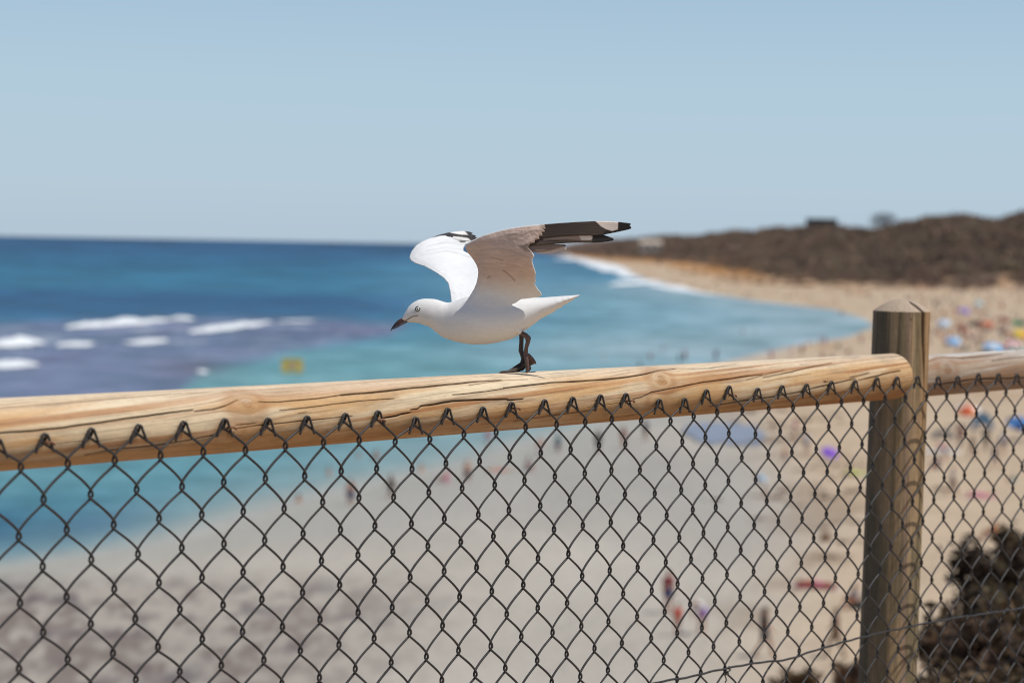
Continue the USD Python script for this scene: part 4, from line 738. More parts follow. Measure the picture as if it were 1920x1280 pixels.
scatter('dune_grass', 'tawny tussocks at the foot of the dunes', np.c_[X_, Y_, ground(X_, Y_) - 0.1], np.c_[sz, sz, sz * 0.7], rg, leaf_mat('tussock', (0.17, 0.105, 0.06), 0.15))

def ridge_at(px):
    """the highest point of the dunes in a picture column"""
    d = ray(float(px), 441.0); Yr = np.geomspace(650, 4000, 900); Xr = Yr * d[0] / d[1]; z = ground(Xr, Yr); k = np.argmax((z - 15) / Yr)
    return np.array([Xr[k], Yr[k], z[k]])
# lone tree on the skyline
p = ridge_at(1656); T = thing('tree', 'lone round crowned tree standing on the dune skyline', 'tree', p - [0, 0, 0.5])
Ht = 36 / FPX * p[1]
put('trunk', tri(bones([(((0, 0, 0), 0.30), ((0.2, 0, Ht * 0.45), 0.22)), (((0.2, 0, Ht * 0.45), 0.2), ((-Ht * 0.25, 0.3, Ht * 0.75), 0.08)), (((0.2, 0, Ht * 0.45), 0.2), ((Ht * 0.28, -0.3, Ht * 0.72), 0.08)), (((0.2, 0, Ht * 0.45), 0.18), ((0.1, 0.2, Ht * 0.85), 0.07))], 8)), M_bark, T)
r2 = np.random.default_rng(9); vs = []
for i in range(2600):
    c = r2.normal(0, 1, 3); c = c / np.linalg.norm(c) * r2.random() ** 0.4 * [Ht * 0.80, Ht * 0.7, Ht * 0.50] + [0.2 + 0.25 * math.sin(i), 0, Ht * 0.52]
    a_ = r2.normal(0, 1, 3); a_ /= np.linalg.norm(a_); b_ = np.cross(a_, r2.normal(0, 1, 3)); b_ /= np.linalg.norm(b_); k = 0.35 + 0.35 * r2.random()
    vs.append((np.array([c - a_ * k, c + b_ * k * 0.5, c + a_ * k, c - b_ * k * 0.5]), np.array([[0, 1, 2], [0, 2, 3]])))
put('crown', join(vs), leaf_mat('tree_leaves', (0.085, 0.062, 0.06)), T)
# flat roofed house on the skyline
def box(x0, y0, z0, x1, y1, z1):
    b = trimesh.creation.box([x1 - x0, y1 - y0, z1 - z0]); b.apply_translation([(x0 + x1) / 2, (y0 + y1) / 2, (z0 + z1) / 2]); return b
M_dkwall = plain('brown_wall', (0.115, 0.088, 0.075), 0.85, 0.1, 0.2, 0.7); M_pale = plain('pale_wall', (0.56, 0.47, 0.38), 0.85, 0.15, 0.12, 0.7); M_glass = plain('dark_pane', (0.03, 0.035, 0.04), 0.15, 0.5, 0.1, 1.0); M_roofm = plain('tin_roof', (0.30, 0.26, 0.23), 0.5, 0.4, 0.12, 1.5)
def house(px, py, wpx, hpx, wall, roof, label, flat=True, pt=None, vent=False):
    p = at(px, py) if pt is None else pt; W_, H_ = wpx / FPX * p[1], hpx / FPX * p[1]; D_ = W_ * 0.6
    h = thing('house', label, 'house', p - [0, 0, 0.6], math.degrees(math.atan2(-p[0], p[1])))
    put('wall', box(-W_ / 2, -D_ / 2, 0, W_ / 2, D_ / 2, H_ + 0.6), wall, h)
    if flat: put('roof', box(-W_ / 2 - 0.3, -D_ / 2 - 0.3, H_ + 0.6, W_ / 2 + 0.3, D_ / 2 + 0.3, H_ + 0.85), roof, h)
    else:
        g = manifold3d.Manifold.hull_points([(-W_ / 2 - 0.3, -D_ / 2 - 0.3, H_ + 0.6), (W_ / 2 + 0.3, -D_ / 2 - 0.3, H_ + 0.6), (W_ / 2 + 0.3, D_ / 2 + 0.3, H_ + 0.6), (-W_ / 2 - 0.3, D_ / 2 + 0.3, H_ + 0.6), (-W_ / 2, 0, H_ * 1.35 + 0.6), (W_ / 2, 0, H_ * 1.35 + 0.6)]); put('roof', tri(g), roof, h)
    for k in range(3):
        x = (-0.34 + 0.34 * k) * W_; put('window', box(x - W_ * 0.08, -D_ / 2 - 0.04, 0.6 + H_ * 0.35, x + W_ * 0.08, -D_ / 2 + 0.05, 0.6 + H_ * 0.75), M_glass, h)
    if vent: put('chimney', box(-W_ / 2 + 0.3, -0.5, H_ + 0.85, -W_ / 2 + 1.4, 0.6, H_ + 2.0), wall, h)
p = ridge_at(1540); house(0, 0, 58, 13, M_dkwall, M_dkwall, 'dark flat roofed house with a stub chimney on the dune skyline', True, p, True)
house(1220, 474, 42, 17, M_pale, M_pale, 'pale house low on the far end of the dunes', False)
house(1537, 474, 9, 6, M_pale, M_pale, 'tiny pale hut halfway down the scrub below the dark house')
house(1572, 444, 8, 5, M_pale, M_roofm, 'tiny pale hut near the ridge just right of the dark house', False)
house(1712, 468, 8, 5, M_roofm, M_roofm, 'tiny dull hut in the scrub above the post')

# near shrubs on the slope behind the fence
def near_shrub(px, py, wpx, hpx, Yd, label, seed, n=1500):
    d = ray(float(px), float(py)); k = Yd / d[1]; p = CAM + k * d; gz = float(ground(p[0], p[1])); W_, H_ = wpx / FPX * Yd, max(hpx / FPX * Yd, 0.3)
    top = p[2] + H_ / 2; s = thing('shrub', label, 'shrub', [p[0], p[1], gz - 0.05], 0, 'dark shrubs on the slope behind the fence'); r = np.random.default_rng(seed); hz = top - gz
    lobes = np.c_[r.uniform(-W_ / 2, W_ / 2, 11) * 0.75, r.uniform(-W_ / 2, W_ / 2, 11) * 0.5, hz - H_ * r.uniform(0.12, 0.75, 11)]; st = []
    for l in lobes:
        m_ = l * [0.35, 0.35, 0.55]; st += [(((0.03 * r.normal(), 0.03 * r.normal(), 0), 0.018), (tuple(m_), 0.012)), ((tuple(m_), 0.012), (tuple(l), 0.005))]
    put('stem', tri(bones(st, 6)), M_bark, s); vs = []
    for i in range(n):
        l = lobes[r.integers(11)]; c = l + r.normal(0, 1, 3) * [W_ * 0.12, W_ * 0.12, H_ * 0.14]; a_ = r.normal(0, 1, 3); a_ /= np.linalg.norm(a_); b_ = np.cross(a_, r.normal(0, 1, 3)); b_ /= np.linalg.norm(b_); q = (0.022 + 0.02 * r.random()) * Yd / 11
        vs.append((np.array([c - a_ * q, c + b_ * q * 0.5 + 0.004, c + a_ * q, c - b_ * q * 0.5 + 0.004]), np.array([[0, 1, 2], [0, 2, 3]])))
    put('leaves', join(vs), M_shrub, s)
near_shrub(1868, 1095, 150, 150, 15.5, 'largest dark shrub beside the right edge behind the mesh', 1, 2600)
near_shrub(1905, 1030, 70, 90, 16.5, 'upright dark shrub tip at the right edge above the largest shrub', 2, 900)
near_shrub(1790, 1205, 120, 90, 14.0, 'dark shrub just right of the post near the bottom edge', 3, 1700)
near_shrub(1885, 1240, 100, 80, 12.0, 'dark shrub in the bottom right corner', 4, 1700)
near_shrub(1640, 1272, 70, 40, 20.0, 'shrub tip hidden partly by the foot of the post', 5, 600)
near_shrub(1605, 1270, 80, 66, 21.0, 'small dark shrub left of the post at the bottom edge', 6, 700)
near_shrub(1490, 1284, 80, 40, 20.0, 'low dark shrub tip at the bottom edge below the tie wire knot', 7, 600)

q_ = rg.uniform(0.18, 0.262, 900); Y_ = rg.uniform(8.5, 17, 900); X_ = q_ * Y_; keep = (fbm2(X_ * 1.3, Y_ * 0.9, 3, 77) > 0.53) & (rg.random(900) < sstep(q_, 0.185, 0.235)); X_, Y_ = X_[keep], Y_[keep]; sz = rg.uniform(0.10, 0.30, len(X_))
scatter('slope_scrub', 'low dark scrub matting the slope at the bottom right', np.c_[X_, Y_, ground(X_, Y_) - 0.03], np.c_[sz, sz, sz * 0.9], rg, M_shrub)

# ------------------------------------------------------------------ people
M_skin = [plain('skin_fair', lin((216, 160, 130)) * 0.8, 0.6, 0.3, 0.06, 6), plain('skin_tan', lin((184, 122, 90)) * 0.75, 0.6, 0.3, 0.06, 6), plain('skin_dark', lin((118, 76, 58)) * 0.7, 0.6, 0.3, 0.06, 6)]
CLOTH = {}
def cloth(c):
    if c not in CLOTH: CLOTH[c] = plain('cloth_' + c, {'red': (0.50, 0.05, 0.03), 'orange': (0.60, 0.20, 0.05), 'black': (0.02, 0.02, 0.025), 'navy': (0.03, 0.05, 0.14), 'blue': (0.08, 0.25, 0.55), 'sky': (0.30, 0.52, 0.72), 'white': (0.72, 0.72, 0.72), 'yellow': (0.72, 0.52, 0.06), 'lime': (0.52, 0.62, 0.06), 'purple': (0.22, 0.10, 0.50), 'green': (0.05, 0.22, 0.10), 'pink': (0.62, 0.25, 0.32), 'grey': (0.30, 0.30, 0.32), 'teal': (0.08, 0.32, 0.34), 'brown': (0.16, 0.09, 0.05), 'maroon': (0.20, 0.03, 0.04), 'cream': (0.62, 0.54, 0.42)}[c], 0.85, 0.15, 0.1, 5)
    return CLOTH[c]
def pose_joints(pose, sw):
    """joints of a 1.7 m figure facing +y, feet on z = 0"""
    J = {'pel': (0, 0, 0.92), 'wai': (0, 0, 1.08), 'che': (0, 0.01, 1.30), 'nec': (0, 0.01, 1.46), 'hea': (0, 0.03, 1.585)}
    for s, k in ((-1, 'l'), (1, 'r')):
        J['sh' + k] = (s * 0.17, 0, 1.39); J['el' + k] = (s * 0.23, 0.02, 1.11); J['ha' + k] = (s * 0.24, 0.09, 0.86); J['hi' + k] = (s * 0.09, 0, 0.90); J['kn' + k] = (s * 0.10, 0.02, 0.48); J['an' + k] = (s * 0.11, 0, 0.07); J['to' + k] = (s * 0.13, 0.14, 0.03)
    if pose == 'walk':
        for k, d in (('l', sw), ('r', -sw)):
            J['kn' + k] = (J['kn' + k][0], 0.16 * d + 0.06, 0.50); J['an' + k] = (J['an' + k][0], 0.30 * d - 0.02, 0.10 if d < 0 else 0.07); J['to' + k] = (J['to' + k][0], 0.30 * d + 0.12, 0.03)
            J['el' + k] = (J['el' + k][0], -0.14 * d, 1.12); J['ha' + k] = (J['ha' + k][0], -0.24 * d + 0.10, 0.92)
    if pose == 'reach':
        J['elr'] = (0.34, 0.14, 1.42); J['har'] = (0.36, 0.26, 1.66)
    if pose == 'bend':
        J.update(wai=(0, 0.12, 1.03), che=(0, 0.34, 1.14), nec=(0, 0.46, 1.20), hea=(0, 0.58, 1.20))
        for s, k in ((-1, 'l'), (1, 'r')): J['sh' + k] = (s * 0.17, 0.40, 1.16); J['el' + k] = (s * 0.19, 0.46, 0.88); J['ha' + k] = (s * 0.16, 0.54, 0.66)
    if pose == 'sit':
        J = {k: (v[0], v[1] - 0.02, v[2] - 0.80) for k, v in J.items()}
        for s, k in ((-1, 'l'), (1, 'r')): J['kn' + k] = (s * 0.14, 0.40, 0.42); J['an' + k] = (s * 0.13, 0.62, 0.07); J['to' + k] = (s * 0.13, 0.76, 0.04); J['el' + k] = (s * 0.24, 0.14, 0.36); J['ha' + k] = (s * 0.13, 0.36, 0.45)
    if pose == 'lie':
        J = {k: (v[0], v[2] - 0.9, 0.11 + max(0, v[1]) * 0.3) for k, v in J.items()}
    return J
def figure(name, label, loc, rot, skin, top, bottom, hair, pose, group=None, h=1.7, sw=1, long_hair=False, hat=None):
    t = thing(name, label, 'person', loc, rot, group, h / 1.7); J = pose_joints(pose, sw)
    sp = [('pel', .125, 'wai', .112), ('wai', .112, 'che', .135), ('che', .12, 'nec', .06), ('nec', .055, 'hea', .06)]
    for k in 'lr': sp += [('che', .09, 'sh' + k, .062), ('sh' + k, .056, 'el' + k, .043), ('el' + k, .042, 'ha' + k, .030), ('pel', .10, 'hi' + k, .090), ('hi' + k, .088, 'kn' + k, .058), ('kn' + k, .056, 'an' + k, .040), ('an' + k, .042, 'to' + k, .030)]
    hd = np.array(J['hea']); up = hd - np.array(J['nec']); up /= np.linalg.norm(up)
    ex = [manifold3d.Manifold.sphere(0.5, 12).scale([0.155, 0.19, 0.24]).translate(list(map(float, hd + up * 0.03)))]
    for k in 'lr':                                        # fingers
        ha, el = np.array(J['ha' + k]), np.array(J['el' + k]); d = (ha - el) / np.linalg.norm(ha - el); s_ = np.cross(d, [0, 0, 1.0]); s_ = s_ / (np.linalg.norm(s_) + 1e-9)
        for q in range(4): ex.append(manifold3d.Manifold.batch_hull([manifold3d.Manifold.sphere(0.012, 6).translate(list(map(float, ha + s_ * (q - 1.5) * 0.021 + d * 0.01))), manifold3d.Manifold.sphere(0.008, 6).translate(list(map(float, ha + s_ * (q - 1.5) * 0.024 + d * (0.085 - 0.012 * abs(q - 1.6)))))]))
        ex.append(manifold3d.Manifold.batch_hull([manifold3d.Manifold.sphere(0.013, 6).translate(list(map(float, ha + s_ * 0.03))), manifold3d.Manifold.sphere(0.009, 6).translate(list(map(float, ha + s_ * 0.058 + d * 0.045)))]))
    body = tri(bones([((J[a], r), (J[b], q)) for a, r, b, q in sp], 10, ex)); put('body', body, M_skin[skin], t, smooth=40)
    def wrap(sp_, g): return tri(bones([((J[a], r * g), (np.array(J[a]) * (1 - e) + np.array(J[b]) * e, q * g)) for a, r, b, q, e in sp_], 10))
    if bottom:
        b_ = [('pel', .128, 'wai', .115, .5)] + [x for k in 'lr' for x in (('pel', .10, 'hi' + k, .093, 1), ('hi' + k, .093, 'kn' + k, .082, .55))]
        put('shorts', wrap(b_, 1.09), cloth(bottom), t, smooth=40)
    if top:
        b_ = [('pel', .122, 'wai', .114, 1), ('wai', .114, 'che', .137, 1)] + [x for k in 'lr' for x in (('che', .095, 'sh' + k, .064, 1), ('sh' + k, .060, 'el' + k, .054, .5))]
        put('shirt', wrap(b_, 1.08), cloth(top), t, smooth=40)
    cap = manifold3d.Manifold.sphere(0.5, 12).scale([0.175, 0.205, 0.20]).translate(list(map(float, hd + up * 0.062 + np.array([0, -0.022, 0]))))
    if long_hair: cap = cap + manifold3d.Manifold.batch_hull([manifold3d.Manifold.sphere(0.075, 8).translate(list(map(float, hd + np.array([0, -0.06, 0.02])))), manifold3d.Manifold.sphere(0.06, 8).translate(list(map(float, hd - up * 0.25 + np.array([0, -0.09, 0]))))])
    put('hair', tri(cap), cloth(hair) if hair != 'hat' else cloth(hat), t, smooth=40)
    return t
def person(px, py, label, skin=0, top=None, bottom='navy', hair='brown', pose='stand', rot=None, h=1.7, sw=1, sink=0.0, group=None, lh=False):
    p = at(px, py); p[2] -= sink
    return figure('person', label, p, (px * 37 % 360) if rot is None else rot, skin, top, bottom, hair, pose, group, h, sw, lh)
W = 'bathers and beachgoers'
PEOPLE = [  # nearest, seen through the mesh
    (1252, 1150, 'tall beachgoer in maroon top and navy shorts standing behind the child in red', dict(skin=1, top='maroon', bottom='navy', hair='black', rot=200)),
    (1270, 1192, 'child in a bright red rash shirt standing on the wet sand', dict(skin=1, top='red', bottom=None, hair='brown', h=1.2, rot=20)),
    (1316, 1188, 'person in pale top and violet shorts bending beside the child in red', dict(skin=0, top='white', bottom='purple', hair='brown', pose='bend', rot=150)),
    (1432, 1232, 'dark haired woman in a black swimsuit walking up the sand near the bottom edge', dict(skin=1, top='black', bottom='black', hair='black', pose='walk', lh=True, rot=260)),
    (1566, 1232, 'tanned person in brown shorts walking beside the post near the bottom edge', dict(skin=2, top=None, bottom='brown', hair='brown', pose='walk', rot=60)),
    (1602, 1140, 'person sitting by a dark bag on the sand left of the post', dict(skin=1, top='grey', bottom='black', hair='black', pose='sit', rot=130)),
    (1530, 1098, 'person lying on the sand among brown weed left of the post', dict(skin=1, top=None, bottom='pink', hair='brown', pose='lie', rot=70)),
    (1434, 930, 'person in a sky blue shirt crouching forward on the wet sand in mid picture', dict(skin=0, top='sky', bottom='white', hair='brown', pose='bend', rot=100)),
    (1121, 850, 'darkest standing bather at the water edge under the rail, in black', dict(skin=2, top='black', bottom='black', hair='black', rot=170)),
    (1168, 842, 'bather in a maroon shirt standing right of the one in black', dict(skin=1, top='maroon', bottom=None, hair='brown', rot=210)),
    (876, 902, 'bare chested man in black shorts wading, facing the shore', dict(skin=0, bottom='black', hair='brown', rot=180, sink=0.35)),
    (657, 948, 'wader in navy shorts with a bare back at the near water edge', dict(skin=1, bottom='navy', hair='brown', rot=10, sink=0.2)),
    (733, 934, 'wader in black with arms forward right of the one in navy', dict(skin=1, top='black', bottom='black', hair='brown', pose='walk', rot=120, sink=0.3)),
    (705, 862, 'swimmer up to the chest in turquoise water just below the rail', dict(skin=0, bottom='red', hair='brown', sink=1.0, rot=150)),
    (617, 892, 'lone swimmer showing head and shoulders, leftmost in the water', dict(skin=0, bottom='navy', hair='brown', sink=1.15, rot=90)),
    (672, 857, 'swimmer with only the head out, left of the chest deep one', dict(skin=1, bottom='navy', hair='brown', sink=1.35, rot=40)),
    (838, 906, 'bather in pink sitting in the shallow edge of the water', dict(skin=0, top='pink', bottom='pink', hair='brown', pose='sit', rot=80)),
    (935, 884, 'bather lying in the shallows below the rail', dict(skin=0, bottom='red', hair='brown', pose='lie', rot=100, sink=0.05)),
    (990, 882, 'bather in grey sitting at the end of the shallows', dict(skin=1, top='grey', bottom='grey', hair='brown', pose='sit', rot=200)),
    (915, 833, 'wader in a pink shirt touching the underside of the rail in the picture', dict(skin=0, top='pink', bottom='white', hair='brown', sink=0.5, rot=160)),
    (1512, 852, 'person in white shirt standing left of the purple umbrella', dict(skin=0, top='white', bottom='grey', hair='brown', rot=170)),
    (1490, 826, 'person in a pink top under the rail above the purple umbrella', dict(skin=0, top='pink', bottom='cream', hair='brown', rot=100)),
    # in the bay, above the rail
    (1284, 676, 'two toned bather in a red shirt standing in the shallows above the rail', dict(skin=1, top='red', bottom='black', hair='brown', sink=0.3, rot=140)),
    (1274, 680, 'wader in teal beside the bather in red', dict(skin=1, top='teal', bottom='teal', hair='brown', sink=0.4, rot=190)),
    (1132, 676, 'swimmer in a white shirt in open water left of the bather in red', dict(skin=0, top='white', bottom=None, hair='brown', sink=0.8, rot=80)),
    (1219, 673, 'swimmer half out of the water between the white and the red bather', dict(skin=1, bottom='navy', hair='brown', sink=0.9, rot=30)),
    (1200, 690, 'dark swimmer cut off by the top of the rail', dict(skin=2, bottom='black', hair='black', sink=0.8, rot=60)),
    (1244, 656, 'faint grey swimmer farther out behind the one half out of the water', dict(skin=1, top='grey', bottom=None, hair='brown', sink=1.0, rot=60)),
    (1342, 678, 'wader in navy where the sand begins right of the bather in red', dict(skin=1, top='navy', bottom='navy', hair='brown', rot=200)),
    (1392, 624, 'swimmer far out, leftmost of three faint heads in the upper bay', dict(skin=1, bottom='grey', hair='black', sink=1.0, rot=20)),
    (1416, 626, 'faint swimmer, middle of three in the upper bay', dict(skin=1, bottom='grey', hair='brown', sink=1.1, rot=70)),
    (1578, 592, 'wader in brown nearest the left side of the post top, in the bay', dict(skin=1, bottom='brown', hair='brown', sink=0.2, rot=170)),
    (1446, 678, 'beachgoer in a faded pink shirt, left of the close pair by the rail', dict(skin=0, top='pink', bottom='grey', hair='brown', rot=180)),
    (1484, 672, 'person in a rose shirt walking along the waterline above the rail', dict(skin=0, top='pink', bottom='white', hair='brown', pose='walk', rot=260)),
    (1503, 668, 'tall person in maroon at the waterline above the rail', dict(skin=2, top='maroon', bottom='maroon', hair='brown', rot=170)),
    (1546, 648, 'figure in dull violet standing at the water edge left of the post', dict(skin=1, top='grey', bottom='purple', hair='brown', rot=120)),
    (1542, 682, 'left one of a close tanned pair standing above the rail', dict(skin=1, bottom='brown', hair='brown', rot=170)),
    (1560, 682, 'right one of a close tanned pair standing above the rail', dict(skin=1, top='cream', bottom='brown', hair='brown', rot=190)),
    (1592, 664, 'person in a red brown shirt sitting on the sand left of the post', dict(skin=2, top='maroon', bottom='brown', hair='brown', pose='sit', rot=110)),
    (1618, 684, 'person in grey violet sitting against the left side of the post', dict(skin=1, top='purple', bottom='grey', hair='brown', pose='sit', rot=140)),
    (1476, 562, 'dark clothed walker on the far beach under the middle of the dunes', dict(skin=2, top='black', bottom='black', hair='black', pose='walk', rot=90)),
    (1492, 536, 'walker in violet on the far sand', dict(skin=1, top='purple', bottom='purple', hair='brown', pose='walk', rot=90)),
    # right of the post
    (1796, 668, 'person in maroon shorts standing under the pale blue umbrella', dict(skin=1, bottom='maroon', hair='brown', rot=100)),
    (1806, 694, 'person sitting low at the left of the navy beach tent', dict(skin=1, top='red', bottom='maroon', hair='brown', pose='sit', rot=100)),
    (1848, 846, 'person in black standing in front of the sky blue towel shade', dict(skin=2, top='black', bottom='black', hair='black', rot=180)),
    (1822, 862, 'person in a black top walking with a dark bag below the second rail', dict(skin=1, top='black', bottom='brown', hair='brown', pose='walk', rot=210)),
    (1864, 880, 'person in navy walking down the sand right of the post', dict(skin=1, top='navy', bottom='navy', hair='black', pose='walk', rot=250)),
    (1772, 866, 'person in pink and navy bending over by the post', dict(skin=0, top='pink', bottom='navy', hair='brown', pose='bend', rot=60)),
    (1758, 880, 'person in navy sitting close to the right side of the post', dict(skin=1, top='navy', bottom='navy', hair='black', pose='sit', rot=120)),
    (1895, 700, 'person in brown sitting at the right edge beyond the second rail', dict(skin=2, top='brown', bottom='brown', hair='brown', pose='sit', rot=60)),
    (1864, 1010, 'person in an orange shirt sitting above the largest shrub', dict(skin=1, top='orange', bottom='brown', hair='brown', pose='sit', rot=100)),
    (1840, 930, 'sunbather in pink lying on the sand right of the post', dict(skin=0, top='pink', bottom='pink', hair='brown', pose='lie', rot=60)),
    (1012, 856, 'small wader in white shorts in the shallows just below the rail', dict(skin=0, bottom='white', hair='brown', sink=0.4, rot=200)),
    (1046, 848, 'small wader in a teal shirt right of the one in white shorts', dict(skin=1, top='teal', bottom='navy', hair='black', sink=0.3, rot=140)),
    (790, 884, 'swimmer lying low in the water left of the bare chested man', dict(skin=0, bottom='navy', hair='brown', sink=1.2, rot=60)),
    (560, 940, 'lone swimmer left of the wader in navy, mostly under water', dict(skin=1, bottom='black', hair='black', sink=1.25, rot=60)),
    (1210, 828, 'person in navy standing at the left tip of the pool', dict(skin=1, top='navy', bottom='brown', hair='brown', rot=150)),
    (1470, 870, 'child in orange running on the sand above the sky blue shirt', dict(skin=1, top='orange', bottom='navy', hair='brown', h=1.2, pose='walk', rot=240)),
    (1880, 850, 'person in a white shirt standing beside the blue umbrella below the second rail', dict(skin=1, top='white', bottom='navy', hair='black', rot=190)),
    (1800, 838, 'person in a maroon swimsuit standing under the orange umbrella', dict(skin=2, top='maroon', bottom='maroon', hair='black', rot=150)),
    (1900, 905, 'child in teal sitting on the sand by the right edge', dict(skin=0, top='teal', bottom='teal', hair='brown', h=1.2, pose='sit', rot=80)),
    (1785, 930, 'person in grey walking down the sand close right of the post', dict(skin=1, top='grey', bottom='black', hair='brown', pose='walk', rot=230)),
    (1828, 690, 'person in a yellow shirt sitting in front of the navy tent', dict(skin=1, top='yellow', bottom='brown', hair='black', pose='sit', rot=170)),
    (1882, 692, 'person in a sky shirt standing right of the navy tent', dict(skin=1, top='sky', bottom='navy', hair='black', rot=170)),
    (1768, 700, 'person in a brown shirt walking just right of the post top', dict(skin=2, top='brown', bottom='maroon', hair='black', pose='walk', rot=200)),
]
for px_, py_, lab, kw in PEOPLE: person(px_, py_, lab, group=None, **kw)
# far figures that nothing tells apart: copies of three of one kind each
rf = np.random.default_rng(31); protos = []
KINDS = [(1, None, 'navy', 'stand', 'bare chested standing figure in navy shorts'), (0, 'red', 'black', 'walk', 'walking figure in a red top'), (1, 'navy', 'sky', 'sit', 'sitting figure in a navy top'), (0, 'white', 'brown', 'stand', 'standing figure in a white top'), (0, 'pink', 'maroon', 'walk', 'walking figure in a pink top'), (2, 'black', 'teal', 'sit', 'sitting figure in black'), (1, 'orange', 'brown', 'lie', 'lying figure in orange'), (1, 'brown', 'brown', 'stand', 'standing figure in brown')]
protos = {}
def far_copies(pts):
    for i, (x, y) in enumerate(pts):
        z = float(ground(x, y)); k = i % len(KINDS); sk, tp, bt, ps_, say = KINDS[k]; lab, grp = 'tiny far ' + say + ' on the crowded sand behind the post', 'far beachgoers: ' + say
        if k not in protos: protos[k] = figure('person', lab, (x, y, z), float(rf.uniform(0, 360)), sk, tp, bt, 'brown', ps_, grp)
        else: copy_of(protos[k].GetPath(), 'person', lab, 'person', (x, y, z), float(rf.uniform(0, 360)), grp, 1.0)
pts = []
while len(pts) < 280:
    y = math.exp(rf.uniform(math.log(300), math.log(1300))); x = y * rf.uniform(0.06, 0.262) ; t_ = x - float(shore_x(y)); uu = float(dune_u(np.array([x]), np.array([y]))[0])
    if 3 < t_ and uu < -8 and rf.random() < 0.25 + 0.75 * float(sstep(x / y, 0.15, 0.22)): pts.append((x, y))
far_copies(pts)

# ------------------------------------------------------------------ umbrellas, tents, towels
M_pole = plain('pole', (0.6, 0.6, 0.6), 0.4, 0.4, 0.05, 3)
def umbrella(px, py, label, cols, rad=1.0, hgt=2.0, tilt=(0.15, -0.35)):
    p = at(px, py); t = thing('beach_umbrella', label, 'umbrella', p)
    ax = np.array([tilt[0], tilt[1], 1.0]); ax /= np.linalg.norm(ax); e1 = np.cross(ax, [0, 1, 0.2]); e1 /= np.linalg.norm(e1); e2 = np.cross(ax, e1); topp = ax * hgt
    put('pole', tube(np.array([[0, 0, -0.3], topp * 0.5, topp * 1.02]), 0.02, 8), M_pole, t)
    for k in range(8):
        a0, a1 = k * math.pi / 4, (k + 1) * math.pi / 4; P = []
        for q in np.linspace(0, 1, 6):
            for b in np.linspace(0, 1, 5):
                an = a0 + (a1 - a0) * b; rr = rad * q * (1 - 0.06 * q * math.sin(math.pi * b)); P.append(topp + (e1 * math.cos(an) + e2 * math.sin(an)) * rr - ax * (0.42 * rad * q ** 1.8))
        P = np.array(P); ff = gridfaces(6, 5); P2 = P - ax * 0.008
        put('panel', (np.vstack([P, P2]), np.vstack([ff, ff[:, ::-1] + len(P)])), cloth(cols[k % len(cols)]), t)
    return t
umbrella(1786, 655, 'pale blue beach umbrella with white panels standing alone on the sand right of the post', ['sky', 'blue', 'sky', 'white'], 1.35, 2.0, (0.1, -0.5))
umbrella(1858, 672, 'sky blue beach umbrella rising above the navy tent', ['sky', 'white', 'sky', 'blue'], 1.5, 2.3, (0.1, -0.45))
umbrella(1850, 622, 'coral beach umbrella in the crowd above the blue ones', ['red', 'orange', 'red'], 1.1, 2.0, (0.0, -0.3))
umbrella(1912, 640, 'yellow beach umbrella at the right edge', ['yellow', 'yellow', 'orange'], 1.5, 2.0, (0.1, -0.5))
umbrella(1908, 622, 'dark green beach umbrella behind the yellow one', ['green', 'green', 'black'], 1.5, 2.3, (0.0, -0.3))
umbrella(1806, 592, 'faded violet umbrella high on the beach', ['purple', 'grey'], 1.6, 2.0, (0.1, -0.5))
for ux, uy, ucol, usay in ((1770, 618, ['white', 'sky'], 'white and sky umbrella behind the pale blue one'), (1880, 612, ['maroon', 'brown'], 'maroon umbrella between the coral and the green umbrella'), (1895, 662, ['red', 'white'], 'red and white umbrella right of the navy tent'), (1760, 584, ['cream', 'brown'], 'cream and brown umbrella high on the sand right of the post top'), (1835, 578, ['teal', 'white'], 'teal and white umbrella near the foot of the dunes'), (1800, 630, ['brown', 'maroon'], 'brown umbrella just right of the pale blue one'), (1905, 680, ['green', 'teal'], 'green and teal umbrella low at the right edge')):
    umbrella(ux, uy, usay, ucol, 1.1 + 0.3 * rf.random(), 2.0, (float(rf.uniform(-0.3, 0.3)), float(rf.uniform(-0.6, -0.2))))
umbrella(1548, 868, 'purple beach umbrella seen through the mesh left of the post', ['purple'], 0.62, 1.2, (0.25, -0.7))
umbrella(1905, 825, 'blue beach umbrella at the right edge below the second rail', ['blue', 'navy', 'blue'], 1.1, 1.9, (0.1, -0.5))
umbrella(1814, 798, 'orange and red beach umbrella just under the second rail', ['orange', 'red', 'orange', 'white'], 1.05, 1.9, (-0.1, -0.4))
def beach_tent(px, py, label, c, w, h):
    p = at(px, py); t = thing('beach_tent', label, 'tent', p, math.degrees(math.atan2(-p[0], p[1]))); a = np.linspace(0, math.pi, 15); P = []
    for q in np.linspace(0, 1, 8):
        s = 1 - 0.75 * q ** 2
        for b in a: P.append((-w / 2 * math.cos(b) * (1 - 0.3 * q), q * w * 0.6, h * math.sin(b) * s))
    P = np.array(P); ff = gridfaces(8, 15); P2 = P * [0.985, 1, 0.985] + [0, 0.004, 0]
    put('canopy', (np.vstack([P, P2]), np.vstack([ff, ff[:, ::-1] + len(P)])), cloth(c), t, smooth=False)
    put('floor', box(-w / 2, 0.05, 0.0, w / 2, w * 0.58, 0.03), cloth('grey'), t)
    put('hoop', tube(np.c_[-w / 2 * np.cos(a), 0 * a - 0.01, h * np.sin(a) + 0.01], 0.015, 6), M_pole, t)
beach_tent(1854, 676, 'navy dome beach tent on the sand right of the post', 'navy', 4.2, 1.5)
beach_tent(1842, 806, 'sky blue towel shade pitched below the second rail', 'sky', 1.8, 1.5)
beach_tent(1832, 612, 'black low beach shelter left of the coral umbrella', 'black', 3.6, 1.1)
beach_tent(1768, 822, 'white low shelter beside the post below the second rail', 'white', 1.9, 0.7)
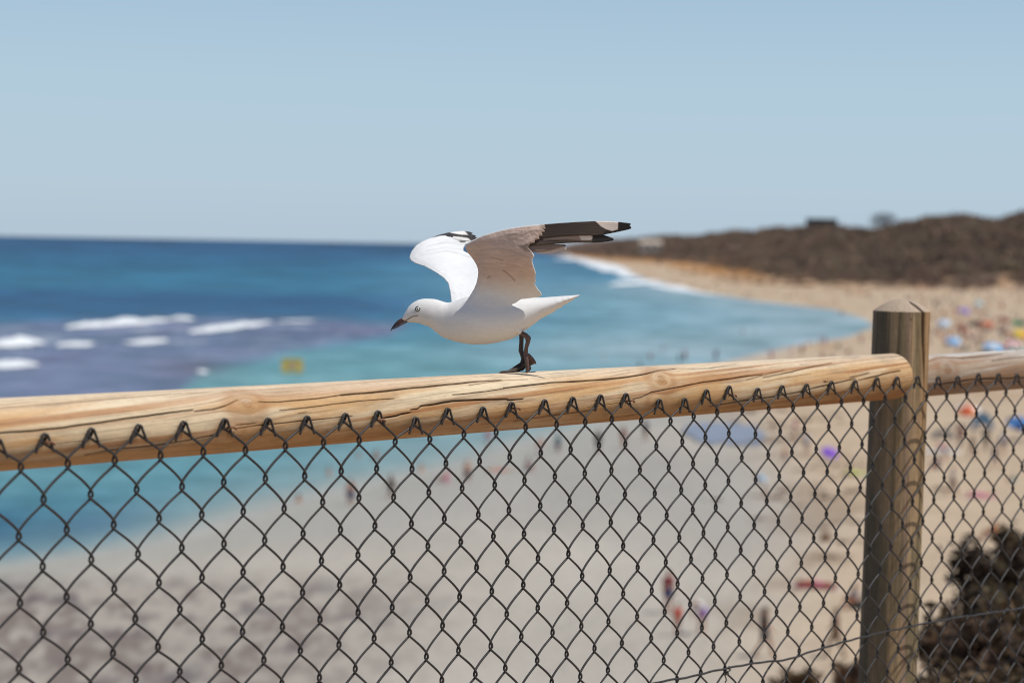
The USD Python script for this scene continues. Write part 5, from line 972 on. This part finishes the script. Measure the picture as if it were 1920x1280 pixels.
def towel(px, py, label, c, rot, s=1.0):
    p = at(px, py); t = thing('beach_towel', label, 'towel', p + [0, 0, 0.02], rot); x, y = np.meshgrid(np.linspace(-0.45, 0.45, 9), np.linspace(-0.9, 0.9, 15)); z = 0.02 + 0.05 * meshkit.noise(np.stack([x * 4, y * 4, x * 0 + px], -1)); P = np.stack([x, y, z], -1).reshape(-1, 3) * s; ff = gridfaces(15, 9)
    put('cloth', (np.vstack([P, P - [0, 0, 0.012]]), np.vstack([ff, ff[:, ::-1] + len(P)])), cloth(c), t, smooth=True)
    for sg in (-1, 1): put('fringe', box(-0.45 * s, (sg * 0.93 - 0.03) * s, 0.015, 0.45 * s, (sg * 0.93 + 0.03) * s, 0.03), cloth('white'), t)
towel(1605, 888, 'lime green towel on the sand left of the post', 'lime', 30, 0.9)
towel(1480, 690, 'white towel above the rail', 'white', 80)
towel(1768, 848, 'white towel spread right of the post', 'white', 75, 1.3)
towel(1890, 655, 'red towel near the right edge of the crowd', 'red', 60)
towel(1530, 1102, 'maroon towel under the person lying left of the post', 'maroon', 70)
towel(1840, 932, 'rose towel under the sunbather right of the post', 'pink', 60)
def bag(px, py, label, c, s=0.5):
    p = at(px, py); t = thing('beach_bag', label, 'bag', p, px % 90); m = trimesh.creation.box([s, s * 0.55, s * 0.7]); m = m.subdivide().subdivide().subdivide(); m.apply_translation([0, 0, s * 0.35]); v = m.vertices; v[:, :2] *= (1.05 - 0.45 * (v[:, 2:3] / (s * 0.7)) ** 2); put('sack', m, cloth(c), t, smooth=True)
    a = np.linspace(0, math.pi, 14); put('strap', tube(np.c_[0.3 * s * np.cos(a), 0 * a, s * 0.62 + 0.35 * s * np.sin(a)], 0.02, 6), cloth('brown'), t)
bag(1622, 1142, 'black bag on the sand beside the sitting person left of the post', 'black', 0.55)
bag(1548, 1014, 'brown bag lying alone on the sand among the weed', 'brown', 0.5)
# yellow marker standing in the shallows off the reef
p = at(548, 700); t = thing('marker_sign', 'yellow marker board on two posts standing in the shallows off the reef', 'sign', [p[0], p[1], 0.0], math.degrees(math.atan2(-p[0], p[1]))); k = p[1] / FPX
put('board', box(-20 * k, -0.06, 2 * k, 20 * k, 0.06, 26 * k), plain('marker_yellow', (0.84, 0.54, 0.13), 0.7, 0.2, 0.12, 0.9), t)
put('panel', box(-8 * k, -0.085, 7 * k, 9 * k, -0.062, 20 * k), plain('marker_panel', (0.66, 0.44, 0.26), 0.7, 0.2, 0.2, 1.5), t)
put('cap', box(-19 * k, -0.1, 26 * k, 16 * k, 0.1, 27.5 * k), cloth('yellow'), t)
for sx_ in (-1, 1): put('post', tube(np.array([[sx_ * 13 * k, 0.12, -1.0], [sx_ * 13 * k, 0.12, 1.0], [sx_ * 13 * k, 0.12, 26 * k]]), 0.09, 8), M_bark, t)
put('lamp', box(-17 * k, -0.08, 27 * k, -14 * k, 0.08, 30 * k), cloth('grey'), t)
# clumps of weed stranded along the top of the wet sand
vs = []
for i in range(80):
    y = rf.uniform(90, 190); x = float(np.interp(y, [70, 107, 150, 200], [8, 15.5, 19.5, 22])) + 2.5 + rf.normal(0, 2.5)
    if fbm2(np.array([x / 3.0]), np.array([y / 5]), 4, 31)[0] < 0.5: continue
    z = float(ground(x, y)); v_, f_ = leaf_clump(500 + i, 24, 0.25); vs.append((v_ * [0.8, 0.8, 0.5] * rf.uniform(0.6, 1.3) + [x, y, z], f_))
tag(put('seaweed', join(vs), plain('weed', (0.16, 0.10, 0.066), 0.9, 0.1, 0.4, 3)), 'brown stranded seaweed along the top of the wet sand', kind='stuff')
